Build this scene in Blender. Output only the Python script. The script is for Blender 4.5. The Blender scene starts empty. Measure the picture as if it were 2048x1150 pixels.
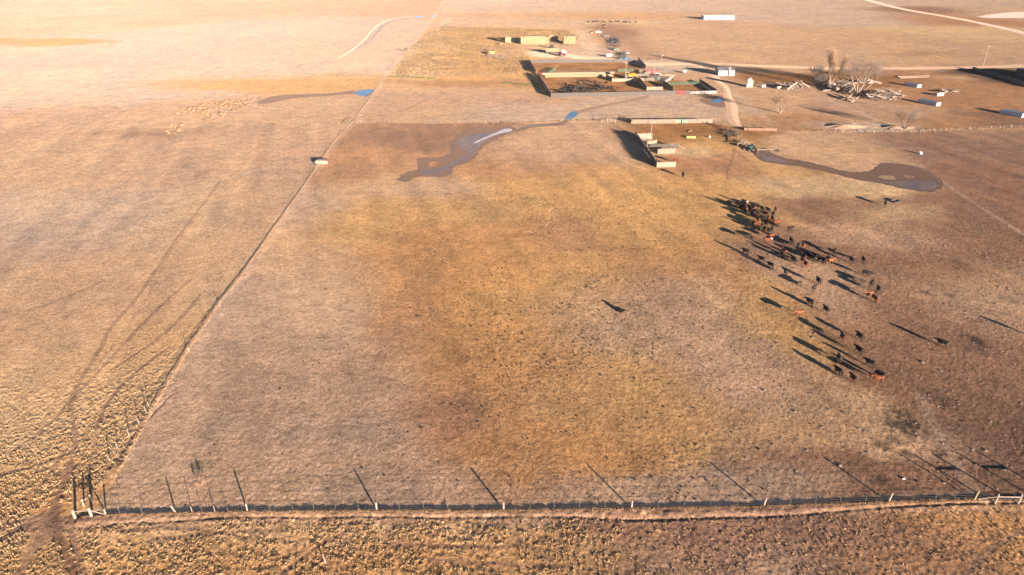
import bpy, bmesh, math, random
import numpy as np
from mathutils import Vector, Matrix

random.seed(7)
rng = np.random.default_rng(11)
scene = bpy.context.scene
COL = scene.collection

# ------------------------------------------------------------------ camera
CAM_H, PITCH, FPX = 75.0, math.radians(27.0), 1365.0
cam_d = bpy.data.cameras.new("camera")
cam = bpy.data.objects.new("camera", cam_d); COL.objects.link(cam)
cam.location = (0, 0, CAM_H)
cam.rotation_euler = (math.radians(90) - PITCH, 0, 0)
cam_d.sensor_width = 36.0
cam_d.lens = 36.0 * FPX / 2048.0
cam_d.clip_start = 0.5
cam_d.clip_end = 12000
scene.camera = cam

# ------------------------------------------------------------------ light
SUN_EL = math.radians(8.6)
SH = Vector((-0.508, 0.861, 0)).normalized()      # direction in which shadows fall
world = bpy.data.worlds.new("World"); scene.world = world
world.use_nodes = True
wn = world.node_tree.nodes; wl = world.node_tree.links
sky = wn.new('ShaderNodeTexSky'); sky.sky_type = 'NISHITA'; sky.sun_disc = False
sky.sun_elevation = SUN_EL
to_sun = -SH
sky.sun_rotation = math.atan2(to_sun.x, to_sun.y)
sky.altitude = 2000; sky.air_density = 0.45; sky.dust_density = 0.05; sky.ozone_density = 1.4
wl.new(sky.outputs[0], wn['Background'].inputs[0])
wn['Background'].inputs[1].default_value = 0.05
sun_d = bpy.data.lights.new("sun", 'SUN'); sun = bpy.data.objects.new("sun", sun_d); COL.objects.link(sun)
sun_d.energy = 5.0; sun_d.angle = math.radians(0.5); sun_d.color = (1.0, 0.80, 0.66)
sv = Vector((to_sun.x * math.cos(SUN_EL), to_sun.y * math.cos(SUN_EL), math.sin(SUN_EL)))
sun.rotation_euler = sv.to_track_quat('Z', 'Y').to_euler()
scene.view_settings.view_transform = 'Standard'
scene.view_settings.look = 'None'
scene.view_settings.exposure = 2.2
scene.view_settings.gamma = 1.0
scene.render.engine = 'CYCLES'
scene.cycles.max_bounces = 5
scene.cycles.volume_bounces = 0

# ------------------------------------------------------------------ helpers
CP, SP = math.cos(PITCH), math.sin(PITCH)
def G(px, py, z=0.0):
    """ground position (at height z) of a surveyed point, given in photograph pixels"""
    v = 575.0 - py; x = px - 1024.0
    fw = FPX * CP + v * SP; dz = v * CP - FPX * SP
    t = (CAM_H - z) / -dz
    return Vector((x * t, fw * t, z))
def scale_at(py):
    return -((575.0 - py) * CP - FPX * SP) / CAM_H     # px per metre across

def tag(o, label, cat, group=None, kind=None):
    if label: o["label"] = label
    if cat: o["category"] = cat
    if group: o["group"] = group
    if kind: o["kind"] = kind
    return o
def empty(name, loc=(0, 0, 0), rz=0.0):
    o = bpy.data.objects.new(name, None); COL.objects.link(o)
    o.location = loc; o.rotation_euler = (0, 0, rz); o.empty_display_size = 0.5
    return o
def thing(name, label, cat, loc=(0, 0, 0), rz=0.0, group=None):
    return tag(empty(name, loc, rz), label, cat, group)
def children(o): return [c for c in bpy.data.objects if c.parent == o]
def copy_tree(o, parent=None, kids=None):
    c = o.copy(); COL.objects.link(c); c.parent = parent
    for ch in children(o): copy_tree(ch, c)
    return c

def mesh_obj(name, verts, faces, mat, parent=None, smooth=False):
    me = bpy.data.meshes.new(name); me.from_pydata(verts, [], faces); me.update()
    if smooth:
        me.polygons.foreach_set('use_smooth', [True] * len(me.polygons))
    if mat: me.materials.append(mat)
    o = bpy.data.objects.new(name, me); COL.objects.link(o); o.parent = parent
    return o

class MB:
    def __init__(s): s.v = []; s.f = []
    def raw(s, vs, fs):
        b = len(s.v); s.v += [tuple(v) for v in vs]; s.f += [tuple(b + i for i in f) for f in fs]; return s
    def box(s, c, d, rz=0.0, rx=0.0, ry=0.0):
        m = Matrix.Translation(Vector(c)) @ Matrix.Rotation(rz, 4, 'Z') @ Matrix.Rotation(ry, 4, 'Y') @ Matrix.Rotation(rx, 4, 'X')
        vs = [m @ Vector((x * d[0] / 2, y * d[1] / 2, z * d[2] / 2)) for x in (-1, 1) for y in (-1, 1) for z in (-1, 1)]
        return s.raw(vs, [(0, 1, 3, 2), (4, 6, 7, 5), (0, 4, 5, 1), (2, 3, 7, 6), (0, 2, 6, 4), (1, 5, 7, 3)])
    def tube(s, p0, p1, r0, r1=None, n=7, jit=0.0):
        r1 = r0 if r1 is None else r1
        p0, p1 = Vector(p0), Vector(p1); d = (p1 - p0)
        if d.length < 1e-6: return s
        q = d.to_track_quat('Z', 'Y'); vs = []
        for p, r in ((p0, r0), (p1, r1)):
            for k in range(n):
                a = 2 * math.pi * k / n
                rr = r * (1 + random.uniform(-jit, jit))
                vs.append(p + q @ Vector((math.cos(a) * rr, math.sin(a) * rr, 0)))
        fs = [(k, (k + 1) % n, n + (k + 1) % n, n + k) for k in range(n)]
        fs += [tuple(range(n - 1, -1, -1)), tuple(range(n, 2 * n))]
        return s.raw(vs, fs)
    def prism_y(s, prof, y0, y1):
        """profile in x,z swept along y"""
        n = len(prof)
        vs = [(x, y0, z) for x, z in prof] + [(x, y1, z) for x, z in prof]
        fs = [(k, (k + 1) % n, n + (k + 1) % n, n + k) for k in range(n)] + [tuple(range(n - 1, -1, -1)), tuple(range(n, 2 * n))]
        return s.raw(vs, fs)
    def prism_x(s, prof, x0, x1):
        n = len(prof)
        vs = [(x0, y, z) for y, z in prof] + [(x1, y, z) for y, z in prof]
        fs = [(k, (k + 1) % n, n + (k + 1) % n, n + k) for k in range(n)] + [tuple(range(n - 1, -1, -1)), tuple(range(n, 2 * n))]
        return s.raw(vs, fs)
    def ell(s, c, r, n=10, m=6, squash=0.0):
        vs = []; c = Vector(c)
        for i in range(m + 1):
            t = math.pi * i / m
            for k in range(n):
                a = 2 * math.pi * k / n
                vs.append(c + Vector((r[0] * math.sin(t) * math.cos(a), r[1] * math.sin(t) * math.sin(a), r[2] * math.cos(t))))
        fs = [(i * n + k, (i + 1) * n + k, (i + 1) * n + (k + 1) % n, i * n + (k + 1) % n) for i in range(m) for k in range(n)]
        return s.raw(vs, fs)
    def build(s, name, mat, parent=None, smooth=False):
        return mesh_obj(name, s.v, s.f, mat, parent, smooth)

# ------------------------------------------------------------------ materials
def nt(m): m.use_nodes = True; return m.node_tree.nodes, m.node_tree.links
MATS = {}
def mat(name, col, rough=0.8, var=0.25, scale=3.0, metal=0.0, bump=0.0, stretch=(1, 1, 1), col2=None, obj=True):
    if name in MATS: return MATS[name]
    m = bpy.data.materials.new(name); N, L = nt(m); b = N['Principled BSDF']
    tc = N.new('ShaderNodeTexCoord'); mp = N.new('ShaderNodeMapping'); mp.inputs['Scale'].default_value = stretch
    L.new(tc.outputs['Object'], mp.inputs[0])
    no = N.new('ShaderNodeTexNoise'); no.inputs['Scale'].default_value = scale; no.inputs['Detail'].default_value = 5
    no.inputs['Roughness'].default_value = 0.65
    L.new(mp.outputs[0], no.inputs['Vector'])
    r = N.new('ShaderNodeValToRGB'); r.color_ramp.elements[0].position = 0.3; r.color_ramp.elements[1].position = 0.7
    c2 = col2 or tuple(c * (1 + var) for c in col)
    r.color_ramp.elements[0].color = (*[c * (1 - var) for c in col], 1)
    r.color_ramp.elements[1].color = (*[min(c, 0.95) for c in c2], 1)
    L.new(no.outputs[0], r.inputs[0])
    oi = N.new('ShaderNodeObjectInfo'); hs = N.new('ShaderNodeHueSaturation')
    ma = N.new('ShaderNodeMath'); ma.operation = 'MULTIPLY_ADD'; ma.inputs[1].default_value = 0.24; ma.inputs[2].default_value = 0.88
    L.new(oi.outputs['Random'], ma.inputs[0]); L.new(ma.outputs[0], hs.inputs['Value'])
    L.new(r.outputs[0], hs.inputs['Color']); L.new(hs.outputs[0], b.inputs['Base Color'])
    b.inputs['Roughness'].default_value = rough; b.inputs['Metallic'].default_value = metal
    b.inputs['Specular IOR Level'].default_value = 0.3 if rough > 0.5 else 0.5
    if bump:
        bp = N.new('ShaderNodeBump'); bp.inputs['Distance'].default_value = bump
        L.new(no.outputs[0], bp.inputs['Height']); L.new(bp.outputs[0], b.inputs['Normal'])
    MATS[name] = m
    return m

# ------------------------------------------------------------------ numpy noise
_tab = rng.random((512, 512))
def vnoise(x, y, s, seed=0):
    """smooth value noise, cell size s metres, range -1..1"""
    x = x / s + 37.3 * seed + 1000.0; y = y / s + 91.7 * seed + 1000.0
    xi = np.floor(x).astype(np.int64); yi = np.floor(y).astype(np.int64)
    fx = x - xi; fy = y - yi
    fx = fx * fx * (3 - 2 * fx); fy = fy * fy * (3 - 2 * fy)
    a = _tab[xi % 512, yi % 512]; b = _tab[(xi + 1) % 512, yi % 512]
    c = _tab[xi % 512, (yi + 1) % 512]; d = _tab[(xi + 1) % 512, (yi + 1) % 512]
    return 2 * ((a * (1 - fx) + b * fx) * (1 - fy) + (c * (1 - fx) + d * fx) * fy) - 1
def fbm(x, y, s, octv=4, seed=0, gain=0.5):
    t = 0; a = 1.0; n = 0
    for k in range(octv):
        t = t + a * vnoise(x + 0.13 * k * s, y, s / (2 ** k), seed + k * 3); n += a; a *= gain
    return t / n
def sstep(a, b, x):
    t = np.clip((x - a) / (b - a), 0, 1); return t * t * (3 - 2 * t)
def poly_dist(x, y, pts):
    """distance to a polyline + signed side (positive = left of travel)"""
    d = np.full(x.shape, 1e9); sd = np.zeros(x.shape)
    for (ax, ay), (bx, by) in zip(pts[:-1], pts[1:]):
        ux, uy = bx - ax, by - ay; L2 = ux * ux + uy * uy
        t = np.clip(((x - ax) * ux + (y - ay) * uy) / L2, 0, 1)
        qx, qy = x - (ax + t * ux), y - (ay + t * uy)
        dd = np.sqrt(qx * qx + qy * qy)
        cr = ux * qy - uy * qx
        m = dd < d
        d = np.where(m, dd, d); sd = np.where(m, cr, sd)
    return d, np.sign(sd)
def inside(x, y, pts):
    r = np.zeros(x.shape, bool); n = len(pts)
    for i in range(n):
        ax, ay = pts[i]; bx, by = pts[(i + 1) % n]
        c = (ay > y) != (by > y)
        with np.errstate(divide='ignore', invalid='ignore'):
            xx = (bx - ax) * (y - ay) / (by - ay + 1e-12) + ax
        r ^= c & (x < xx)
    return r
def W(pts): return [tuple(G(*p)[:2]) for p in pts]
def smooth_poly(pts, k=2, closed=False):
    for _ in range(k):
        out = []; n = len(pts)
        rg = range(n) if closed else range(n - 1)
        if not closed: out.append(pts[0])
        for i in rg:
            a = pts[i]; b = pts[(i + 1) % n]
            out.append((a[0] * .75 + b[0] * .25, a[1] * .75 + b[1] * .25)); out.append((a[0] * .25 + b[0] * .75, a[1] * .25 + b[1] * .75))
        if not closed: out.append(pts[-1])
        pts = out
    return pts
# ================================================================== GROUND
# boundaries between fields, surveyed along the fences
LEFT_F = W([(120, 1062), (192, 1018), (240, 940), (300, 830), (377, 700), (440, 608), (495, 538), (540, 472), (576, 420), (606, 378), (642, 325), (672, 280), (708, 243), (742, 196), (766, 158), (790, 130), (830, 88), (862, 42), (884, 8), (896, -12)])
FRONT_F = W([(-400, 1036), (150, 1031), (490, 1023), (753, 1021), (1007, 1020), (1263, 1017), (1527, 1012), (1778, 1003), (1945, 998), (2060, 1000), (2600, 1003)])
MID_F = W([(708, 246), (900, 247), (1060, 244), (1240, 238), (1430, 246), (1490, 259), (1600, 262), (1760, 264), (1820, 264), (2048, 255), (2500, 246)])

PAL = dict(
    cream=(.35, .275, .205), pale=(.35, .26, .185), tan=(.35, .235, .142), rose=(.345, .226, .145), gold=(.375, .228, .098), ochre=(.355, .197, .084),
    grey=(.36, .254, .163), lav=(.342, .238, .152), brown=(.205, .122, .077), dbrown=(.145, .086, .057), rust=(.30, .17, .09),
    olive=(.30, .20, .12), manure_and_shade=(.06, .045, .036), soil=(.20, .105, .046), green=(.15, .17, .05), straw=(.40, .285, .16), umber=(.20, .128, .087))
# (px, py, rx_px, ry_px, colour, weight): what grows or lies there, and the shade of the walled yard
B_LEFT = [(50, 850, 260, 120, 'straw', 1), (300, 800, 150, 90, 'straw', 1.2), (60, 1000, 160, 90, 'ochre', 1.0), (60, 700, 220, 90, 'tan', 1), (300, 700, 120, 70, 'gold', 1),
    (250, 600, 200, 60, 'rose', 1), (60, 560, 160, 60, 'tan', 1), (420, 600, 50, 40, 'straw', 1.4), (120, 450, 200, 60, 'pale', 1), (420, 450, 120, 60, 'tan', 1), (550, 380, 80, 40, 'tan', 1),
    (500, 300, 140, 30, 'rose', 1), (200, 330, 200, 40, 'tan', 1), (380, 235, 120, 14, 'tan', 1), (200, 230, 200, 20, 'rose', 1), (600, 230, 100, 20, 'tan', 1), (600, 165, 130, 9, 'gold', .8),
    (100, 200, 160, 12, 'cream', .8), (300, 120, 300, 20, 'cream', 1), (90, 85, 60, 4, 'ochre', 1.6), (60, 50, 160, 8, 'grey', 1.6), (300, 47, 60, 4, 'rose', 1.2), (400, 20, 400, 14, 'rose', 1),
    (650, 100, 120, 20, 'pale', 1), (560, 60, 160, 20, 'cream', 1), (760, 60, 60, 12, 'pale', .8), (150, 22, 140, 8, 'pale', 1.2), (330, 260, 90, 12, 'brown', .3)]
B_BOT = [(300, 1060, 500, 30, 'straw', .8), (150, 1100, 300, 40, 'gold', 1), (600, 1100, 300, 40, 'ochre', 1), (1000, 1110, 250, 30, 'gold', .9), (1250, 1060, 120, 20, 'brown', 1), (1400, 1110, 200, 30, 'umber', 1),
    (1600, 1080, 200, 30, 'brown', 1), (1800, 1110, 160, 30, 'rust', .8), (2000, 1080, 120, 40, 'ochre', .8), (110, 1050, 40, 25, 'dbrown', 1.6), (1540, 1110, 60, 30, 'lav', .8)]
B_MID = [(800, 275, 150, 14, 'brown', 2.0), (700, 310, 60, 20, 'rust', .8), (1000, 330, 80, 25, 'rust', .6), (1050, 300, 60, 20, 'tan', 1), (1150, 270, 60, 16, 'tan', 1), (850, 380, 80, 16, 'pale', 1), (620, 430, 40, 30, 'grey', 1),
    (700, 450, 70, 40, 'gold', 1.2), (820, 400, 80, 30, 'gold', 1), (1000, 400, 150, 35, 'gold', .9), (1200, 380, 130, 30, 'gold', 1.1), (620, 520, 70, 50, 'tan', 1), (520, 620, 70, 60, 'grey', 1.1),
    (680, 600, 60, 60, 'grey', .9), (800, 520, 80, 50, 'ochre', .9), (830, 620, 40, 70, 'rust', .7), (980, 540, 110, 60, 'ochre', 1.1), (1130, 470, 70, 30, 'rust', .9), (1100, 560, 110, 60, 'gold', 1), (1000, 700, 110, 60, 'ochre', 1),
    (420, 780, 90, 90, 'lav', 1.2), (560, 860, 120, 80, 'lav', 1.1), (720, 760, 70, 60, 'tan', .8), (480, 800, 20, 60, 'tan', .7), (760, 900, 70, 40, 'lav', .9), (900, 850, 70, 60, 'rust', .7), (1000, 900, 60, 60, 'ochre', .9), (930, 960, 60, 30, 'lav', .8),
    (1230, 640, 110, 60, 'tan', 1), (1230, 780, 120, 60, 'gold', .9), (1380, 620, 90, 70, 'tan', 1), (1460, 740, 80, 60, 'rose', 1), (1180, 900, 100, 40, 'ochre', .9), (1400, 850, 120, 40, 'gold', .7), (1330, 965, 140, 24, 'lav', 1.1),
    (640, 985, 260, 24, 'lav', 1), (1560, 640, 70, 60, 'gold', .8), (1620, 780, 60, 40, 'olive', .9), (1500, 860, 80, 40, 'olive', .7), (1750, 850, 40, 40, 'tan', .9), (1640, 560, 50, 50, 'tan', .8), (1690, 600, 50, 40, 'rose', .9),
    (1800, 650, 120, 60, 'brown', 1), (1900, 760, 120, 70, 'brown', 1), (1990, 860, 90, 60, 'dbrown', .8), (1900, 880, 60, 30, 'rose', .5), (1700, 940, 120, 24, 'brown', 1), (1850, 960, 120, 30, 'brown', 1), (1600, 960, 80, 16, 'lav', .9),
    (1960, 600, 100, 40, 'tan', .9), (1850, 540, 90, 30, 'brown', .9), (1640, 500, 90, 24, 'brown', 1), (1950, 450, 120, 30, 'brown', 1), (1740, 470, 80, 20, 'rose', 1), (1620, 420, 90, 16, 'brown', .9), (1500, 420, 60, 20, 'gold', 1), (1600, 370, 90, 14, 'straw', .8),
    (1800, 430, 60, 14, 'straw', .8), (1560, 345, 60, 16, 'gold', .9), (1440, 380, 60, 24, 'gold', .9), (1430, 330, 60, 18, 'rust', 1), (1350, 270, 80, 14, 'soil', .9), (1420, 285, 40, 12, 'gold', 1), (1400, 300, 40, 8, 'straw', .7), (1700, 300, 90, 16, 'tan', 1),
    (1650, 330, 70, 10, 'tan', .8), (1900, 300, 120, 16, 'umber', 1.1), (2020, 350, 60, 40, 'brown', 1), (1250, 300, 40, 20, 'tan', 1), (1300, 450, 90, 40, 'gold', .8), (1340, 520, 70, 40, 'ochre', .6)]
B_NORTH = [(980, 100, 110, 30, 'gold', 1.4), (860, 110, 30, 30, 'straw', 1), (900, 200, 110, 16, 'rose', 1), (1000, 165, 160, 5, 'rust', 1.4), (1100, 225, 160, 10, 'pale', 1), (850, 225, 100, 10, 'tan', 1), (1350, 215, 90, 10, 'pale', 1), (1330, 200, 40, 5, 'pale', .8),
    (1080, 100, 80, 10, 'pale', 1.5), (1150, 110, 50, 8, 'cream', 1), (1000, 42, 160, 7, 'grey', 1.2), (1100, 20, 200, 10, 'pale', 1), (1150, 30, 150, 5, 'ochre', .9), (1220, 44, 60, 3, 'straw', 1.5), (1350, 90, 90, 16, 'tan', 1.1), (1560, 85, 140, 20, 'tan', 1), (1400, 55, 100, 8, 'rose', .9),
    (1800, 95, 160, 20, 'tan', 1), (1830, 105, 60, 5, 'brown', .8), (1720, 105, 60, 6, 'grey', .8), (1600, 30, 120, 10, 'pale', 1), (1900, 40, 60, 8, 'rust', .8), (1850, 20, 60, 5, 'brown', .9), (2000, 25, 60, 8, 'grey', .9), (1950, 65, 80, 8, 'straw', .8), (1330, 130, 60, 6, 'cream', 1.3),
    (1460, 195, 40, 24, 'tan', 1.1), (1620, 160, 60, 5, 'soil', 1.3), (1560, 190, 60, 14, 'tan', 1), (1640, 215, 70, 12, 'rose', 1.1), (1700, 150, 30, 5, 'soil', 1), (1760, 160, 60, 6, 'soil', 1.3), (1900, 170, 90, 14, 'rust', 1.4), (1930, 157, 30, 3, 'straw', 1), (1980, 200, 80, 20, 'rust', 1.1), (1800, 225, 60, 10, 'tan', 1),
    (2015, 153, 50, 12, 'manure_and_shade', 3), (1850, 235, 60, 10, 'rust', .8), (1700, 247, 60, 6, 'cream', 1), (1590, 240, 60, 10, 'rust', .8), (1990, 235, 60, 10, 'brown', 1), (1250, 75, 26, 22, 'brown', .7), (1400, 5, 300, 6, 'pale', 1), (950, 0, 300, 8, 'cream', 1)]  # first patch here paints the walled yard's shade into the ground colour

def field(x, y, blobs):
    acc = np.zeros(x.shape + (3,)); wt = np.full(x.shape, 1e-4)
    acc += 1e-4 * np.array(PAL['tan'])
    wx = x + 9 * fbm(x, y, 26, 3, 3) * sstep(20, 300, y) + 3 * fbm(x, y, 8, 3, 9)
    wy = y + (14 * fbm(x, y, 30, 3, 5)) * sstep(20, 400, y) + 3 * fbm(x, y, 8, 3, 19)
    for (px, py, rx, ry, c, w) in blobs:
        g = G(px, py); jx = G(px + 1, py) - g
        ax = rx * jx.length * 1.05
        y0 = G(px, py + ry)[1]; y1 = G(px, max(py - ry, -60))[1]
        cy = 0.5 * (y0 + y1); ay = max(1.0, (y1 - y0) / 2)
        # radial line of sight shear: blobs follow the ground position, not the picture
        d = ((wx - g.x) / ax) ** 2 + ((wy - cy) / ay) ** 2
        k = w * np.exp(-0.9 * d) + 1e-3 * w / (1 + d)
        wt += k; acc += k[..., None] * np.array(PAL[c])
    return acc / wt[..., None]

CORRAL = W([(1050, 126), (1272, 124), (1290, 138), (1368, 163), (1390, 165), (1428, 187), (1100, 194)])
TRAILS = [  # (points, width m, strength, colour)
    ([(560, 330), (500, 345), (440, 362), (400, 378)], .9, .8, 'cream'),
    ([(440, 362), (405, 410), (350, 480), (300, 560), (262, 610), (220, 655), (200, 700), (160, 760), (140, 800), (148, 850), (150, 900), (125, 960), (105, 1040)], .8, .7, 'umber'),
    ([(405, 420), (340, 500), (300, 590), (250, 660), (190, 740)], .5, .4, 'umber'),
    ([(200, 700), (150, 745), (90, 840)], .5, .4, 'umber'), ([(600, 215), (540, 250), (500, 320), (455, 360)], .7, .5, 'rust'), ([(700, 225), (640, 230), (570, 245)], .7, .5, 'brown'),
    ([(105, 1040), (125, 1090), (150, 1150)], 1.0, .8, 'dbrown'), ([(105, 1040), (60, 1110), (30, 1160)], 1.2, .6, 'umber'), ([(110, 1045), (200, 1040), (340, 1046), (480, 1034)], .6, .7, 'umber'),
    ([(20, 660), (120, 640), (150, 560)], .4, .3, 'umber'), ([(0, 760), (100, 700)], .4, .3, 'umber'),
    ([(850, 200), (810, 222), (740, 235)], 1.0, .6, 'brown'), ([(1468, 298), (1420, 318), (1360, 334)], .9, .8, 'rust'), ([(1468, 298), (1466, 320), (1453, 340), (1456, 360)], .7, .8, 'brown'),
    ([(1468, 298), (1500, 325), (1520, 345)], .6, .6, 'brown'), ([(1468, 298), (1400, 308), (1355, 324)], .5, .5, 'rust'), ([(1345, 282), (1378, 296)], .8, .8, 'brown'),
    ([(1880, 360), (1940, 400), (2048, 470)], 1.2, .5, 'pale'), ([(1660, 200), (1760, 240), (1740, 264)], 1.5, .4, 'cream'), ([(1840, 790), (1890, 900), (1960, 1000)], 1.4, .4, 'pale'),
    ([(1540, 250), (1530, 232), (1500, 215), (1466, 180)], 2, .35, 'cream'), ([(1640, 480), (1850, 500), (2048, 560)], 1.5, .35, 'rose'),
    ([(20, 905), (90, 860), (150, 790), (210, 730), (290, 640), (380, 560)], .65, .7, 'umber'), ([(40, 1000), (90, 960), (130, 900)], .65, .7, 'umber'), ([(0, 1080), (60, 1040), (100, 1020)], .65, .7, 'umber'), ([(0, 950), (80, 930), (140, 905)], .65, .7, 'umber'), ([(230, 735), (300, 690), (360, 640), (400, 590)], .65, .7, 'umber'), ([(190, 860), (215, 800), (270, 745), (330, 700)], .65, .7, 'umber'), ([(60, 620), (120, 600), (210, 560)], .65, .7, 'umber'), ([(170, 1150), (150, 1100), (140, 1060)], .65, .7, 'umber'), ([(300, 1080), (420, 1066), (560, 1062)], .65, .7, 'umber'), ([(560, 1150), (640, 1090), (700, 1060)], .65, .7, 'umber'), ([(780, 1088), (880, 1092), (1000, 1095), (1040, 1090)], .65, .7, 'umber'), ([(860, 1120), (1000, 1128), (1130, 1135)], .65, .7, 'umber'), ([(1000, 1040), (1040, 1080), (1100, 1120)], .65, .7, 'umber'), ([(250, 1062), (330, 1056), (420, 1060)], .65, .7, 'umber'), ([(1930, 1150), (1990, 1090), (2048, 1060)], .65, .7, 'umber'),
    ([(900, 35), (870, 60), (838, 90), (800, 130)], 1.3, .5, 'cream'), ([(1160, 62), (1175, 90), (1200, 118)], 4, .6, 'cream'), ([(800, 200), (900, 262), (1000, 240)], .6, .0, 'tan'),
    ([(1800, 700), (1720, 760), (1600, 800)], .8, .0, 'brown'), ([(110, 1040), (112, 1000), (150, 930)], .8, .6, 'umber')]
TW = [(smooth_poly(W(p), 2), w, s, c) for p, w, s, c in TRAILS if s > 0]
MANURE = [(1795, 845, 2.6, .45), (1822, 860, 2.0, .45), (1940, 690, 2.4, .4), (1870, 790, 2.0, .35), (1140, 178, 5, .4), (1170, 176, 5, .4), (1195, 172, 5, .35), (1800, 850, 1.6, .6), (1812, 830, 1.2, .6), (1790, 880, 1.0, .6), (1830, 850, .8, .5), (1815, 905, .7, .8), (1880, 905, 1, .6), (1760, 890, 1.2, .6), (1765, 965, 1.2, .5), (1950, 680, 1.2, .8), (1930, 670, .8, .5), (1900, 590, .8, .5), (1850, 585, .9, .6), (1540, 395, 2, .3), (1500, 740, 1, .2)]

def region_masks(x, y):
    wob = 0.35 * fbm(x, y, 3, 2, 40)
    d, s = poly_dist(x, y, LEFT_F); left = sstep(-.3, .3, s * d + wob)      # left of the long fence
    d2, s2 = poly_dist(x, y, FRONT_F); bot = sstep(-.3, .3, -s2 * d2 + wob)
    d3, s3 = poly_dist(x, y, MID_F); north = sstep(-.8, .8, s3 * d3 + 2 * wob)
    return left, bot, north, (d, s), (d2, s2), (d3, s3)

def ground_colour(x, y):
    left, bot, north, (dl, _), (df, _), _ = region_masks(x, y)
    c = field(x, y, B_MID)
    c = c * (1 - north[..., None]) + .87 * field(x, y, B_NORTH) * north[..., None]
    c = c * (1 - left[..., None]) + (field(x, y, B_LEFT) * (.93 + .19 * sstep(170, 90, y))[..., None]) * left[..., None]
    nb = bot * (y < 200)
    c = c * (1 - nb[..., None]) + 1.2 * field(x, y, B_BOT) * nb[..., None]
    ks = sstep(3.2, 2.0, df) * nb * .8
    c = c * (1 - ks[..., None]) + np.array((.25, .16, .105)) * ks[..., None]
    # bare soil of the stock pen, trodden by the cattle
    cor = inside(x, y, CORRAL) * 1.0
    sc = np.array(PAL['soil']) * (1 + .35 * fbm(x, y, 6, 3, 77))[..., None]
    c = c * (1 - cor[..., None]) + sc * cor[..., None]
    # dust path worn along both sides of the fences
    k = sstep(1.6, .2, np.abs(dl - .9)) * .3 * sstep(100, 150, y)
    c = c * (1 - k[..., None]) + np.array((.42, .31, .23)) * k[..., None]
    for pts, w, s, col in TW:
        xs = [p[0] for p in pts]; ys = [p[1] for p in pts]
        m = (x > min(xs) - 4 * w) & (x < max(xs) + 4 * w) & (y > min(ys) - 4 * w) & (y < max(ys) + 4 * w)
        if not m.any(): continue
        d, _ = poly_dist(x[m], y[m], pts)
        ww = w * np.clip(y[m] / 250, 1, 3)
        k = s * sstep(ww * 1.1, ww * .25, d + .3 * w * fbm(x[m], y[m], 2, 2, 4))
        c[m] = c[m] * (1 - k[:, None]) + np.array(PAL[col]) * k[:, None]
    for px, py, r, s in MANURE:
        g = G(px, py); r = r * 1.3
        m = (np.abs(x - g.x) < 5 * r) & (np.abs(y - g.y) < 5 * r)
        d = np.hypot(x[m] - g.x, (y[m] - g.y)) / r + 1.1 * fbm(x[m], y[m], .9, 3, 8)
        k = s * sstep(1.3, .5, d)
        c[m] = c[m] * (1 - k[:, None]) + np.array(PAL['manure_and_shade']) * k[:, None]
    # mottling of growth at several scales
    m1 = fbm(x, y, 34, 4, 50); m2 = fbm(x, y, 7, 3, 61); m3 = fbm(x, y, 1.6, 3, 66)
    m4 = fbm(x + .25 * y, y * .11, 5, 3, 68)
    mot = 1 + .12 * m1 + .15 * m2 + .18 * m3 + .22 * m4 * (1 - north)
    c = c * mot[..., None]
    warm = np.stack([1 + .05 * m2, 1 + 0 * m2, 1 - .09 * m1 - .07 * m2 - .04 * m4], -1)
    return np.clip(c * warm, .01, .8), left, nb, north, cor

FLAT = []      # (polyline, half width): where the ground is level (roads, water)
def height(x, y, left=None, nb=None):
    if left is None:
        left, nb = region_masks(x, y)[:2]; nb = nb * (y < 200)
    tall = np.maximum(left * (.55 + .45 * sstep(150, 80, y)), nb)
    amp = .020 + .010 * tall
    near = sstep(420, 140, y)
    h = amp * (0.28 * fbm(x, y, 1.6, 2, 70) + .85 * vnoise(x, y, .46, 71)) * near * 1.5
    h = h + .035 * fbm(x, y, 11, 2, 72) * sstep(500, 200, y)
    # the ungrazed turf outside the fences stands a little higher
    m = (y < 330) & (y > 50)
    d, s = poly_dist(x[m], y[m], FRONT_F); sd = -s * d; h[m] = h[m] + .15 * sstep(-.12, .12, sd) * sstep(2.4, .9, sd) * (1 + .4 * vnoise(x[m], y[m], .8, 12)) * (x[m] > -63)
    d, s = poly_dist(x[m], y[m], LEFT_F); sd = s * d; h[m] = h[m] + .09 * sstep(-.15, .15, sd) * sstep(2.2, .9, sd) * (1 + .4 * vnoise(x[m], y[m], .8, 13)) * sstep(78, 84, y[m]) * sstep(190, 130, y[m])
    # shallow wheel ruts running along the front fence and the long fence
    for pts, wd, dp in RUTS:
        m = (y < 320)
        d, _ = poly_dist(x[m], y[m], pts)
        h[m] = h[m] - dp * np.exp(-(d / wd) ** 2)
    for pts, hw in FLAT:
        xs = [p[0] for p in pts]; ys = [p[1] for p in pts]
        m = (x > min(xs) - hw - 6) & (x < max(xs) + hw + 6) & (y > min(ys) - hw - 6) & (y < max(ys) + hw + 6)
        if not m.any(): continue
        if hw < 0.01:
            ins = inside(x[m], y[m], pts); d, _ = poly_dist(x[m], y[m], list(pts) + [pts[0]])
            k = np.where(ins, 0, sstep(.3, 4, d))
        else:
            d, _ = poly_dist(x[m], y[m], pts); k = sstep(hw + .3, hw + 3, d)
        h[m] = h[m] * k
    return h
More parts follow.
